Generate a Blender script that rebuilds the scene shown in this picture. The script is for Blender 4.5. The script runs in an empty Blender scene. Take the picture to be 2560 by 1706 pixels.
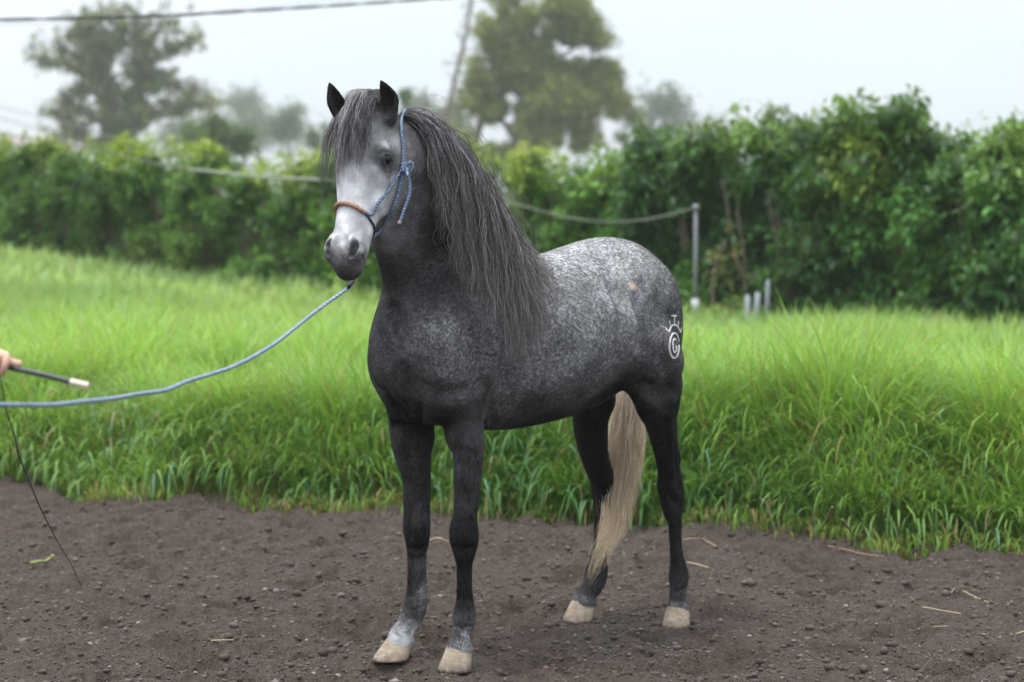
import bpy, math, random
import numpy as np
from mathutils import Vector, Matrix
from mathutils.bvhtree import BVHTree
RNG=np.random.default_rng(7); random.seed(7)
scene=bpy.context.scene
scene.render.engine='CYCLES'
# ---------------------------------------------------------------- camera
cd=bpy.data.cameras.new('camera'); cam=bpy.data.objects.new('camera',cd); scene.collection.objects.link(cam)
cd.sensor_width=36; cd.lens=4978/2560*36; cd.clip_start=.1; cd.clip_end=3000
cam.location=(0,0,1.65); cam.rotation_euler=(math.radians(90)-math.atan(301/4978),0,0)
cd.dof.use_dof=True; cd.dof.focus_distance=7.15; cd.dof.aperture_fstop=2.4
scene.camera=cam
# ---------------------------------------------------------------- sky and light: bright overcast, mist
SUN_EL,SUN_AZ=math.radians(62),math.radians(-35)
w=bpy.data.worlds.new('World'); scene.world=w; w.use_nodes=True
nt=w.node_tree; nt.nodes.clear()
N=lambda t,**k:(lambda n:[setattr(n,a,b) for a,b in k.items()] and n or n)(nt.nodes.new(t))
out=N('ShaderNodeOutputWorld'); bg=N('ShaderNodeBackground'); bg2=N('ShaderNodeBackground'); add=N('ShaderNodeAddShader')
sky=N('ShaderNodeTexSky',sky_type='NISHITA',sun_disc=False,sun_elevation=SUN_EL,sun_rotation=SUN_AZ,dust_density=4.0)
tc=N('ShaderNodeTexCoord'); sp=N('ShaderNodeSeparateXYZ'); cr=N('ShaderNodeValToRGB'); mp=N('ShaderNodeMapping'); ns=N('ShaderNodeTexNoise'); mx=N('ShaderNodeMix',data_type='RGBA',blend_type='MULTIPLY')
L=nt.links.new
L(tc.outputs['Generated'],sp.inputs[0]); L(sp.outputs['Z'],cr.inputs['Fac'])
e=cr.color_ramp.elements; e[0].position=0.0; e[0].color=(.50,.56,.63,1); e[1].position=1.0; e[1].color=(1.0,1.0,1.0,1)
q=cr.color_ramp.elements.new(.06); q.color=(.55,.61,.68,1)
q=cr.color_ramp.elements.new(.30); q.color=(.74,.79,.86,1)
L(tc.outputs['Generated'],mp.inputs[0]); mp.inputs['Scale'].default_value=(1.2,1.2,4); L(mp.outputs[0],ns.inputs['Vector'])
ns.inputs['Scale'].default_value=2.2; ns.inputs['Detail'].default_value=3
cr2=N('ShaderNodeValToRGB'); cr2.color_ramp.elements[0].position=.3; cr2.color_ramp.elements[0].color=(.90,.92,.95,1); cr2.color_ramp.elements[1].position=.7; cr2.color_ramp.elements[1].color=(1,1,1,1)
L(ns.outputs['Fac'],cr2.inputs['Fac']); mx.inputs[0].default_value=1.0; L(cr.outputs[0],mx.inputs[6]); L(cr2.outputs[0],mx.inputs[7])
mr=N('ShaderNodeMapRange'); L(sp.outputs['Z'],mr.inputs[0]); mr.inputs[1].default_value=0; mr.inputs[2].default_value=1; mr.inputs[3].default_value=.95; mr.inputs[4].default_value=2.5
L(mx.outputs[2],bg.inputs['Color']); L(mr.outputs[0],bg.inputs['Strength'])
L(sky.outputs[0],bg2.inputs['Color']); bg2.inputs['Strength'].default_value=.05*.6
L(bg.outputs[0],add.inputs[0]); L(bg2.outputs[0],add.inputs[1]); L(add.outputs[0],out.inputs['Surface'])
sd=bpy.data.lights.new('sun','SUN'); sd.energy=1.5; sd.angle=math.radians(11); sd.color=(1,.97,.93)
sun=bpy.data.objects.new('sun',sd); scene.collection.objects.link(sun)
dv=Vector((math.sin(SUN_AZ)*math.cos(SUN_EL),-math.cos(SUN_AZ)*math.cos(SUN_EL)*.4,math.sin(SUN_EL))); sun.rotation_euler=dv.to_track_quat('Z','Y').to_euler()
scene.view_settings.view_transform='Standard'; scene.view_settings.look='None'; scene.view_settings.exposure=0.28; scene.view_settings.gamma=1.0
cy=scene.cycles; cy.use_denoising=True; cy.max_bounces=6; cy.diffuse_bounces=3; cy.glossy_bounces=2; cy.transmission_bounces=4; cy.volume_bounces=1; cy.transparent_max_bounces=8
cy.use_adaptive_sampling=True; cy.adaptive_threshold=.02
HRES=.005   # metre per cell of the body surface
HAZE=.0006
import numpy as np, math
F_PX=4978.0; CAM_H=1.65; TH=math.atan(301/4978)
def P(px,py,Y):
    "world point seen at photograph pixel (px,py) at distance Y in front of the camera"
    cx=(px-1280)/F_PX; cy=-(py-853)/F_PX
    dy=math.cos(TH)+cy*math.sin(TH); dz=-math.sin(TH)+cy*math.cos(TH)
    t=Y/dy
    return np.array((cx*t,Y,CAM_H+dz*t))
def G(px,py,z=0.0):
    cy=-(py-853)/F_PX
    dy=math.cos(TH)+cy*math.sin(TH); dz=-math.sin(TH)+cy*math.cos(TH)
    return P(px,py,(z-CAM_H)/dz*dy)
def proj(w):
    w=np.asarray(w,float); x,y,z=w[...,0],w[...,1],w[...,2]-CAM_H
    d=y*math.cos(TH)-z*math.sin(TH); up=y*math.sin(TH)+z*math.cos(TH)
    return np.stack([1280+F_PX*x/d,853-F_PX*up/d,d],-1)
HO=np.array((-0.32,7.34,0.0)); HU=np.array((0.728,0.686,0.0)); HU/=np.linalg.norm(HU); HV=np.array((HU[1],-HU[0],0.0))
def toB(w):
    r=np.asarray(w,float)-HO
    return np.stack([r@HU,r@HV,r[...,2]],-1)
def toW(b):
    b=np.asarray(b,float)
    return HO+b[...,0:1]*HU+b[...,1:2]*HV+b[...,2:3]*np.array((0,0,1.0))
def dirB(w):
    w=np.asarray(w,float); return np.array((w@HU,w@HV,w[2]))
def nrm(v):
    v=np.asarray(v,float); return v/np.linalg.norm(v)
class Grid:
    def __init__(s,lo,hi,h):
        s.lo=np.array(lo,float); s.h=h
        s.n=np.ceil((np.array(hi)-s.lo)/h).astype(int)+1
        s.ax=[(s.lo[i]+h*np.arange(s.n[i])).astype(np.float32) for i in range(3)]
        s.D=np.full(s.n,9.0,np.float32)
    def box(s,lo,hi):
        a=np.clip(np.floor((np.array(lo)-s.lo)/s.h).astype(int),0,s.n)
        b=np.clip(np.ceil((np.array(hi)-s.lo)/s.h).astype(int)+1,0,s.n)
        return tuple(slice(int(a[i]),int(max(b[i],a[i]))) for i in range(3))
    def merge(s,sl,d,k,op):
        D=s.D[sl]
        if op=='u':
            h=np.maximum(k-np.abs(D-d),0)/k
            s.D[sl]=np.minimum(D,d)-h*h*k*0.25
        else:
            d=-d; h=np.maximum(k-np.abs(D-d),0)/k
            s.D[sl]=np.maximum(D,d)+h*h*k*0.25
    def lin(s,sl,c,e):
        x,y,z=s.ax[0][sl[0]],s.ax[1][sl[1]],s.ax[2][sl[2]]
        return ((x-c[0])*e[0])[:,None,None]+((y-c[1])*e[1])[None,:,None]+((z-c[2])*e[2])[None,None,:]
    def ell(s,c,r,ax=None,k=0.03,op='u'):
        c=np.asarray(c,float); m=max(r)+k+0.02
        sl=s.box(c-m,c+m)
        if min(q.stop-q.start for q in sl)<=0: return
        E=np.eye(3) if ax is None else frame(*ax)
        k0=0;k1=0
        for i in range(3):
            q=s.lin(sl,c,E[i])**2
            k0=k0+q/r[i]**2; k1=k1+q/r[i]**4
        k0=np.sqrt(k0); k1=np.sqrt(k1)+1e-6
        s.merge(sl,(k0*(k0-1)/k1).astype(np.float32),k,op)
    def chain(s,pts,e1,k=0.03,op='u',step=0.02):
        """pts: rows (x,y,z,a,b): a = radius along e1, b = the other"""
        Q=cat(np.array(pts,float),step)
        lo=(Q[:,:3].min(0)-Q[:,3:].max()-k-0.02); hi=(Q[:,:3].max(0)+Q[:,3:].max()+k+0.02)
        sl=s.box(lo,hi); T=np.full(s.D[sl].shape,9.0,np.float32)
        if T.size==0: return
        o=[q.start for q in sl]
        for i in range(len(Q)-1):
            A,B=Q[i,:3],Q[i+1,:3]; L=np.linalg.norm(B-A)
            if L<1e-6: continue
            t=(B-A)/L; f=nrm(np.asarray(e1)-t*np.dot(e1,t)); g=np.cross(t,f)
            m=max(Q[i,3:].max(),Q[i+1,3:].max())+k+0.012
            ss=s.box(np.minimum(A,B)-m,np.maximum(A,B)+m)
            if min(q.stop-q.start for q in ss)<=0: continue
            p=s.lin(ss,A,t); h=np.clip(p/L,0,1); r=p-h*L
            a=Q[i,3]+(Q[i+1,3]-Q[i,3])*h; b=Q[i,4]+(Q[i+1,4]-Q[i,4])*h; c=np.minimum(a,b)
            d1=s.lin(ss,A,f)**2; d2=s.lin(ss,A,g)**2; r=r*r
            k0=np.sqrt(d1/a**2+d2/b**2+r/c**2); k1=np.sqrt(d1/a**4+d2/b**4+r/c**4)+1e-6
            d=k0*(k0-1)/k1
            tt=tuple(slice(q.start-o[j],q.stop-o[j]) for j,q in enumerate(ss))
            T[tt]=np.minimum(T[tt],d)
        s.merge(sl,T,k,op)
    def surf(s,px,py,lo=6.2,hi=9.0):
        "first body point met by the line of sight through a photograph pixel (body frame)"
        q=toB(np.stack([P(px,py,y) for y in np.arange(lo,hi,s.h*.6)])); i=np.round((q-s.lo)/s.h).astype(int)
        ok=((i>=0)&(i<s.n)).all(1); v=np.full(len(q),9.0); v[ok]=s.D[i[ok,0],i[ok,1],i[ok,2]]
        k=np.argmax(v<0); return q[k] if v[k]<0 else None
    def trace(s,pts,r,k,op='s',deep=0.0):
        "crease ('s') or ridge ('u') along a line of sighted body points"
        q=[(s.surf(a,b)) for a,b in pts]; q=[p for p in q if p is not None]; o=toB(np.array((0,0,CAM_H)))
        if len(q)<2: return
        n=len(q); q=[p+nrm(p-o)*deep for p in q]
        s.chain([(*p,r*(.45 if i in(0,n-1) else 1),r*(.45 if i in(0,n-1) else 1)) for i,p in enumerate(q)],(0,1,0.3),k=k,op=op,step=.008)
    def mesh(s):
        D=s.D; S=D<0
        c=np.zeros(np.array(D.shape)-1,np.uint8)
        for i in (0,1):
            for j in (0,1):
                for k in (0,1):
                    c+=S[i:D.shape[0]-1+i,j:D.shape[1]-1+j,k:D.shape[2]-1+k]
        idx=np.argwhere((c>0)&(c<8)); del c
        n=len(idx); M=np.full(np.array(D.shape)-1,-1,np.int32); M[idx[:,0],idx[:,1],idx[:,2]]=np.arange(n)
        cor=[(i,j,k) for i in (0,1) for j in (0,1) for k in (0,1)]
        V={q:D[idx[:,0]+q[0],idx[:,1]+q[1],idx[:,2]+q[2]] for q in cor}
        acc=np.zeros((n,3)); cnt=np.zeros(n)
        for q in cor:
            for a in range(3):
                if q[a]==0:
                    w=list(q); w[a]=1; w=tuple(w)
                    f0,f1=V[q],V[w]; m=(f0<0)!=(f1<0)
                    t=np.where(m,f0/np.where(m,f0-f1,1),0)
                    p=np.tile(np.array(q,float),(n,1)); p[:,a]+=t
                    acc[m]+=p[m]; cnt[m]+=1
        pos=s.lo+s.h*(idx+acc/cnt[:,None])
        F=[]
        for a in range(3):
            b,c2=(a+1)%3,(a+2)%3
            sa=[slice(None)]*3; sb=[slice(None)]*3; sa[a]=slice(0,-1); sb[a]=slice(1,None)
            e=S[tuple(sa)]!=S[tuple(sb)]
            I=np.argwhere(e); 
            ok=(I[:,b]>0)&(I[:,c2]>0)&(I[:,b]<D.shape[b]-1)&(I[:,c2]<D.shape[c2]-1); I=I[ok]
            inside=S[I[:,0],I[:,1],I[:,2]]
            def cell(db,dc):
                J=I.copy(); J[:,b]-=db; J[:,c2]-=dc
                return M[J[:,0],J[:,1],J[:,2]]
            q=np.stack([cell(1,1),cell(0,1),cell(0,0),cell(1,0)],-1)
            q[~inside]=q[~inside][:,::-1]
            F.append(q)
        F=np.concatenate(F); v=np.einsum('ij,ij->i',pos[F[:,0]],np.cross(pos[F[:,1]],pos[F[:,2]])).sum()
        return pos,(F if v>0 else F[:,::-1])
def frame(t,f):
    t=nrm(t); f=np.asarray(f,float); f=nrm(f-t*np.dot(f,t)); return np.array((t,f,np.cross(t,f)))
def cat(Q,step):
    "centripetal-free Catmull-Rom resample of rows (xyz + extra columns)"
    out=[]
    n=len(Q)
    for i in range(n-1):
        p0=Q[max(i-1,0)];p1=Q[i];p2=Q[i+1];p3=Q[min(i+2,n-1)]
        m=max(1,int(round(np.linalg.norm(p2[:3]-p1[:3])/step)))
        for j in range(m):
            t=j/m
            out.append(0.5*((2*p1)+(-p0+p2)*t+(2*p0-5*p1+4*p2-p3)*t*t+(-p0+3*p1-3*p2+p3)*t**3))
    out.append(Q[-1]); return np.array(out)
def vnormals(p,f):
    n=np.cross(p[f[:,2]]-p[f[:,0]],p[f[:,3]]-p[f[:,1]])
    N=np.zeros_like(p)
    for i in range(4): 
        for j in range(3): N[:,j]+=np.bincount(f[:,i],n[:,j],len(p))
    return N/(np.linalg.norm(N,axis=1)[:,None]+1e-12)
# ---- helpers
def link(o,parent=None):
    scene.collection.objects.link(o)
    if parent is not None: o.parent=parent
    return o
def tag(o,label=None,cat=None,group=None,kind=None):
    for k,v in (('label',label),('category',cat),('group',group),('kind',kind)):
        if v: o[k]=v
    return o
def empty(name,loc,label,cat,group=None):
    o=bpy.data.objects.new(name,None); o.empty_display_size=.1; link(o); o.location=loc
    return tag(o,label,cat,group)
def mesh(name,V,F,mat,parent=None,smooth=True,attrs=None,origin=None,mats=None,mi=None):
    """V (n,3) world coordinates; F (m,3|4) or list of such arrays"""
    V=np.asarray(V,np.float32); Fs=[np.asarray(f,np.int32) for f in (F if isinstance(F,(list,tuple)) else [F]) if len(f)]
    o0=np.zeros(3) if origin is None else np.asarray(origin,float)
    if parent is not None: o0=np.array(parent_world(parent))
    me=bpy.data.meshes.new(name); me.vertices.add(len(V)); me.vertices.foreach_set('co',(V-o0).astype(np.float32).ravel())
    idx=np.concatenate([f.ravel() for f in Fs]); tot=np.concatenate([np.full(len(f),f.shape[1],np.int32) for f in Fs])
    me.loops.add(len(idx)); me.loops.foreach_set('vertex_index',idx)
    me.polygons.add(len(tot)); me.polygons.foreach_set('loop_start',np.concatenate([[0],np.cumsum(tot)[:-1]]).astype(np.int32)); me.polygons.foreach_set('loop_total',tot)
    me.update(calc_edges=True)
    if smooth: me.polygons.foreach_set('use_smooth',np.ones(len(tot),bool))
    for k,a in (attrs or {}).items():
        a=np.asarray(a,np.float32)
        if a.ndim==1: me.attributes.new(k,'FLOAT','POINT').data.foreach_set('value',a)
        elif a.shape[1]==3 and k!='col': me.attributes.new(k,'FLOAT_VECTOR','POINT').data.foreach_set('vector',a.ravel())
        else:
            c=np.ones((len(a),4),np.float32); c[:,:a.shape[1]]=a
            me.attributes.new(k,'FLOAT_COLOR','POINT').data.foreach_set('color',c.ravel())
    for m in (mats or [mat]): me.materials.append(m)
    if mi is not None: me.polygons.foreach_set('material_index',np.asarray(mi,np.int32))
    o=bpy.data.objects.new(name,me); link(o,parent)
    if parent is None: o.location=o0
    return o
def parent_world(o):
    v=np.array(o.location)
    while o.parent is not None: o=o.parent; v=v+np.array(o.location)
    return v
class NT:
    def __init__(s,name):
        s.m=bpy.data.materials.new(name); s.m.use_nodes=True; s.t=s.m.node_tree; s.t.nodes.clear(); s.out=s.n('ShaderNodeOutputMaterial')
    def n(s,t,ins=None,**k):
        n=s.t.nodes.new(t)
        for a,b in k.items(): setattr(n,a,b)
        for a,b in (ins or {}).items():
            if hasattr(b,'is_output') or isinstance(b,bpy.types.NodeSocket): s.t.links.new(b,n.inputs[a])
            else: n.inputs[a].default_value=b
        return n
    def l(s,a,b): s.t.links.new(a,b)
    def attr(s,name,o='Fac'): return s.n('ShaderNodeAttribute',attribute_name=name).outputs[o]
    def noise(s,vec,scale,detail=2,rough=.5,o='Fac'):
        return s.n('ShaderNodeTexNoise',{'Vector':vec,'Scale':scale,'Detail':detail,'Roughness':rough}).outputs[o]
    def math(s,op,a,b=0.0,c=0.0,clamp=False):
        n=s.n('ShaderNodeMath',operation=op,use_clamp=clamp)
        for i,v in enumerate((a,b,c)):
            if isinstance(v,bpy.types.NodeSocket): s.l(v,n.inputs[i])
            else: n.inputs[i].default_value=v
        return n.outputs[0]
    def mr(s,v,a,b,c,d): return s.n('ShaderNodeMapRange',{0:v,1:a,2:b,3:c,4:d}).outputs[0]
    def ramp(s,v,stops):
        n=s.n('ShaderNodeValToRGB',{'Fac':v}); e=n.color_ramp.elements
        e[0].position,e[0].color=stops[0][0],(*stops[0][1],1); e[1].position,e[1].color=stops[-1][0],(*stops[-1][1],1)
        for p,c in stops[1:-1]: q=e.new(p); q.color=(*c,1)
        return n.outputs[0]
    def mix(s,f,a,b,mode='MIX'):
        n=s.n('ShaderNodeMix',data_type='RGBA',blend_type=mode)
        for i,v in ((0,f),(6,a),(7,b)):
            if isinstance(v,bpy.types.NodeSocket): s.l(v,n.inputs[i])
            else: n.inputs[i].default_value=v if i==0 else (*v,1)
        return n.outputs[2]
    def vscale(s,v,sc): return s.n('ShaderNodeMapping',{'Vector':v,'Scale':sc}).outputs[0]
    def bump(s,h,strength,dist): return s.n('ShaderNodeBump',{'Height':h,'Strength':strength,'Distance':dist}).outputs[0]
    def bsdf(s,col,rough=.6,spec=.4,normal=None,**k):
        ins={'Base Color':col if isinstance(col,bpy.types.NodeSocket) else (*col,1),'Roughness':rough,'Specular IOR Level':spec}
        if normal is not None: ins['Normal']=normal
        ins.update(k); b=s.n('ShaderNodeBsdfPrincipled',ins); return b.outputs[0]
    def end(s,sh): s.l(sh,s.out.inputs['Surface']); return s.m
def leafmat(name,trans=.45,rough=.5,spec=.35):
    t=NT(name); c=t.attr('col','Color')
    b=t.bsdf(c,rough,spec); tr=t.n('ShaderNodeBsdfTranslucent',{'Color':t.mix(.35,c,(.35,.5,.05),'MIX')}).outputs[0]
    return t.end(t.n('ShaderNodeMixShader',{0:trans,1:b,2:tr}).outputs[0])
def simple(name,col,rough=.6,spec=.3,var=.25,scale=30,bump=0):
    t=NT(name); ob=t.n('ShaderNodeTexCoord').outputs['Object']; f=t.noise(ob,scale,3)
    c=t.mix(f,tuple(x*(1-var) for x in col),tuple(min(1,x*(1+var)) for x in col))
    return t.end(t.bsdf(c,rough,spec,t.bump(f,bump,.01) if bump else None))
def hash2(i,j,seed):
    h=(i.astype(np.int64)*374761393+j.astype(np.int64)*668265263+seed*1442695041)&0xffffffff
    h=((h^(h>>13))*1274126177)&0xffffffff
    return ((h^(h>>16))&0xffff)/65535.0
def vn(x,y,seed=0):
    i=np.floor(x); j=np.floor(y); u=x-i; v=y-j; u=u*u*(3-2*u); v=v*v*(3-2*v); i=i.astype(np.int64); j=j.astype(np.int64)
    return (hash2(i,j,seed)*(1-u)+hash2(i+1,j,seed)*u)*(1-v)+(hash2(i,j+1,seed)*(1-u)+hash2(i+1,j+1,seed)*u)*v-.5
def sm(a,b,x): t=np.clip((x-a)/(b-a),0,1); return t*t*(3-2*t)
def tube(path,r,sides=8,twist=None,cap=True):
    """path (n,3); r scalar or (n,). twist=(lobes, turns per metre, depth) makes a laid rope"""
    path=np.asarray(path,float); n=len(path); r=np.broadcast_to(np.asarray(r,float),(n,))
    T=np.gradient(path,axis=0); T/=np.linalg.norm(T,axis=1)[:,None]+1e-12
    u=np.cross(T[0],(0,0,1.0)); 
    if np.linalg.norm(u)<.1: u=np.cross(T[0],(0,1.0,0))
    u/=np.linalg.norm(u); U=np.zeros((n,3)); U[0]=u
    for i in range(1,n):
        u=U[i-1]-T[i]*np.dot(U[i-1],T[i]); U[i]=u/(np.linalg.norm(u)+1e-12)
    W=np.cross(T,U); th=np.arange(sides)*2*math.pi/sides
    s=np.concatenate([[0],np.cumsum(np.linalg.norm(np.diff(path,axis=0),axis=1))])
    R=np.repeat(r[:,None],sides,1); ph=np.zeros_like(R)
    if twist: ph=twist[0]*(th[None,:]-s[:,None]*twist[1]*2*math.pi); R=R*(1-twist[2]*(1-np.abs(np.cos(ph/2))))
    V=path[:,None,:]+R[...,None]*(np.cos(th)[None,:,None]*U[:,None,:]+np.sin(th)[None,:,None]*W[:,None,:])
    V=V.reshape(-1,3); i=np.arange(n-1)[:,None]*sides; j=np.arange(sides)[None,:]; k=(j+1)%sides
    F=np.stack([i+j,i+k,i+sides+k,i+sides+j],-1).reshape(-1,4)
    Fs=[F]
    if cap:
        V=np.concatenate([V,path[:1],path[-1:]]); a=len(V)-2; j=np.arange(sides); k=(j+1)%sides
        Fs.append(np.stack([np.full(sides,a),k,j],-1)); Fs.append(np.stack([np.full(sides,a+1),(n-1)*sides+j,(n-1)*sides+k],-1))
        ph=np.concatenate([ph.ravel(),[0,0]])
    return V,Fs,ph.ravel()
def joinm(parts):
    V=[];F=[];o=0
    for v,fs in parts:
        V.append(v); F+= [f+o for f in fs]; o+=len(v)
    return np.concatenate(V),F
def crv(pts,step): return cat(np.array(pts,float),step)
def lathe(prof,c,n=20):
    """prof rows (r,z)"""
    prof=np.array(prof,float); th=np.arange(n)*2*math.pi/n
    V=np.stack([c[0]+prof[:,0:1]*np.cos(th),c[1]+prof[:,0:1]*np.sin(th),c[2]+np.repeat(prof[:,1:2],n,1)],-1).reshape(-1,3)
    m=len(prof); i=np.arange(m-1)[:,None]*n; j=np.arange(n)[None,:]; k=(j+1)%n
    return V,[np.stack([i+j,i+k,i+n+k,i+n+j],-1).reshape(-1,4)]
YAW=math.radians(25); HT=math.radians(15)
HD=np.array((-math.sin(YAW),-math.cos(YAW),0.0))
HL=np.array((math.cos(YAW),-math.sin(YAW),0.0))            # towards the horse's left
ROLL=math.radians(2.5)
HA=HD*math.sin(HT)+np.array((0,0,-math.cos(HT)))             # poll to muzzle
HA=nrm(HA*math.cos(ROLL)-HL*math.sin(ROLL)); HL=nrm(HL-HA*np.dot(HL,HA)); HN=np.cross(HA,HL)
if HN@HD<0: HN=-HN
H0=P(915,256,7.0)
def hw(a,n,l): return H0+HA*a+HN*n+HL*l                     # head point -> world
def hb(a,n,l): return toB(hw(a,n,l))
bA,bN,bL=dirB(HA),dirB(HN),dirB(HL)

# legs read off the photograph: centre x, y, width in photo pixels, distance, depth ratio
LEGS={
'LF':[(1158,1040,100,7.30,1.1),(1161,1087,98,7.30,1.15),(1170,1125,80,7.29,1.25),(1168,1210,68,7.29,1.2),(1163,1286,60,7.28,1.1),(1160,1320,68,7.28,1.05),(1161,1346,72,7.28,1.05),(1161,1371,62,7.28,1.1),(1161,1390,51,7.28,1.15),(1161,1414,40,7.29,1.2),(1161,1465,39,7.29,1.2),(1162,1503,44,7.29,1.2),(1161,1537,58,7.29,1.1),(1160,1556,56,7.29,1.1),(1152,1579,45,7.28,1.15),(1150,1605,55,7.28,1.1),(1149,1630,64,7.29,1.1)],
'RF':[(1020,1040,100,7.50,1.0),(1031,1087,112,7.50,1.1),(1031,1125,96,7.51,1.15),(1041,1197,72,7.52,1.2),(1042,1261,67,7.52,1.1),(1042,1316,67,7.52,1.05),(1043,1352,60,7.52,1.1),(1042,1380,50,7.52,1.15),(1042,1422,47,7.52,1.2),(1041,1482,50,7.52,1.2),(1037,1520,60,7.52,1.1),(1029,1543,56,7.52,1.1),(1014,1567,52,7.51,1.1),(1003,1588,60,7.50,1.1),(998,1605,64,7.50,1.1)],
'LH':[(1640,966,130,7.95,1.3),(1643,1004,112,7.99,1.4),(1650,1042,84,8.03,1.6),(1660,1097,68,8.09,1.5),(1667,1143,58,8.13,1.4),(1673,1185,58,8.16,1.3),(1675,1212,66,8.16,1.15),(1679,1240,62,8.16,1.15),(1682,1281,47,8.15,1.2),(1687,1304,36,8.14,1.3),(1688,1341,31,8.13,1.35),(1691,1382,32,8.12,1.35),(1695,1414,40,8.12,1.25),(1697,1442,51,8.11,1.15),(1696,1465,43,8.10,1.2),(1694,1495,42,8.09,1.2),(1695,1520,54,8.09,1.1)],
'RH':[(1487,1000,104,8.12,1.3),(1477,1045,90,8.13,1.4),(1479,1093,82,8.16,1.4),(1487,1143,68,8.19,1.4),(1504,1194,62,8.24,1.3),(1506,1226,56,8.25,1.15),(1506,1262,44,8.25,1.2),(1503,1290,36,8.25,1.3),(1500,1359,34,8.24,1.35),(1496,1396,42,8.24,1.25),(1491,1433,57,8.23,1.15),(1484,1460,54,8.22,1.15),(1469,1483,50,8.21,1.1),(1458,1506,62,8.21,1.1)],
}
def leg(name):
    out=[]
    for x,y,w,Y,r in LEGS[name]:
        p=toB(P(x,y,Y)); R=w*Y/F_PX/2
        out.append((*p,R,R*r))
    return out
def build_horse(g):
    eb=dirB((1,0,0)); up=(0,0,1)
    # barrel
    T=[(-.14,1.12,.09,.13),(-.08,1.13,.14,.19),(0,1.17,.18,.27),(.12,1.20,.21,.33),(.25,1.213,.235,.352),(.4,1.193,.275,.338),(.55,1.199,.30,.315),(.7,1.23,.30,.30),(.85,1.275,.275,.29),(.93,1.305,.25,.278),(1.01,1.315,.225,.262),(1.08,1.285,.19,.235),(1.14,1.25,.14,.18)]
    g.chain([(s,0,z,a,b) for s,z,a,b in T],(0,1,0),k=.04,step=.01)
    # withers and neck, bending to the horse's left
    g.chain([(.50,0,1.40,.05,.06),(.32,0,1.44,.06,.10),(.18,0,1.46,.07,.13),(.05,.01,1.5,.07,.13)],(0,1,0),k=.10)
    nk=[(.24,0,1.31,.15,.28),(.11,.0,1.41,.145,.275),(.008,.02,1.53,.125,.235),(-.088,.05,1.65,.105,.212),(-.173,.085,1.76,.09,.198),(-.24,.11,1.865,.08,.155)]
    pl=hb(.09,-.115,0); nk.append((*pl,.07,.12))
    g.chain(nk,(0,1,0),k=.08,step=.008)
    for e in (-1,1):
        g.ell((.04 if e>0 else .12,e*(.15 if e>0 else .10),1.25 if e>0 else 1.20),(.29,.16 if e>0 else .12,.095),((.30,0,1),(1,0,-.3)),k=.09)      # shoulder blade
        g.ell((-.034,e*.115,1.11),(.11,.10,.14),((1,0,.2),(0,1,0)),k=.07)                          # point of shoulder
        g.ell((.06,e*.148,1.05),(.10,.13,.08),((1,0,.2),(0,0,1)),k=.08)           # upper arm
        g.ell((-.045,e*.065,1.02),(.07,.07,.11),k=.05)                              # breast
        g.ell((.945,e*.14,1.36),(.20,.12,.15),k=.08)                              # hip
        g.ell((1.08,e*.135,1.19),(.14,.11,.24),k=.08)                             # buttock
        g.ell((1.00,e*.165,1.12),(.17,.105,.19),((.45,0,-1),(1,0,.5)),k=.06)       # thigh
        g.ell((.88,e*.215,1.40),(.07,.05,.05),k=.09)                              # point of hip
    g.ell((-.14,0,.97),(.05,.012,.14),k=.04,op='s')                               # groove of the breast
    g.ell((.62,-.0,.94),(.3,.10,.06),k=.08)
    for e in (-1,1):
        g.chain([(.10,e*.27,1.16,.006,.006),(.118,e*.262,1.05,.009,.009),(.105,e*.235,.94,.008,.008)],(0,1,0),k=.035,op='s')   # crease behind the elbow
        g.chain([(.865,e*.285,1.40,.006,.006),(.85,e*.30,1.27,.010,.010),(.855,e*.285,1.13,.010,.010),(.875,e*.25,1.02,.007,.007)],(0,1,0),k=.05,op='s') # flank
        g.chain([(-.09,e*.10,1.42,.006,.006),(-.10,e*.075,1.28,.009,.009),(-.12,e*.055,1.16,.006,.006)],(0,1,0),k=.04,op='s') # jugular groove
    g.ell((.90,.02,.99),(.10,.05,.05),k=.05)                                      # sheath
    for n in LEGS: g.chain(leg(n),eb,k=.035 if n in('LF','RF') else .05,step=.012)
    # point of hock + tendon of both hind legs, knees, ergots
    for q,c in (('LH',(1703,1180,8.24)),('RH',(1528,1186,8.32))):
        t=toB(P(*c)); d=toB(P(c[0]-14,c[1]-55,c[2]-.05)); m=toB(P(c[0]-12,c[1]+80,c[2]-.07))
        g.chain([(*d,.012,.014),(*((t+d)/2+np.array((.008,0,0))),.011,.013),(*t,.021,.024),(*m,.013,.02)],eb,k=.03)
    for (x,y,Y) in ((1160,1330,7.245),(1042,1322,7.47)):
        g.ell(toB(P(x,y,Y)),(.028,.036,.042),k=.05)
    for (x,y,Y,r) in ((1172,1556,7.33,.02),(1044,1546,7.57,.02),(1708,1448,8.16,.018),(1500,1440,8.28,.02)):
        g.ell(toB(P(x,y,Y)),(r,r,r*1.2),k=.03)
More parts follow.
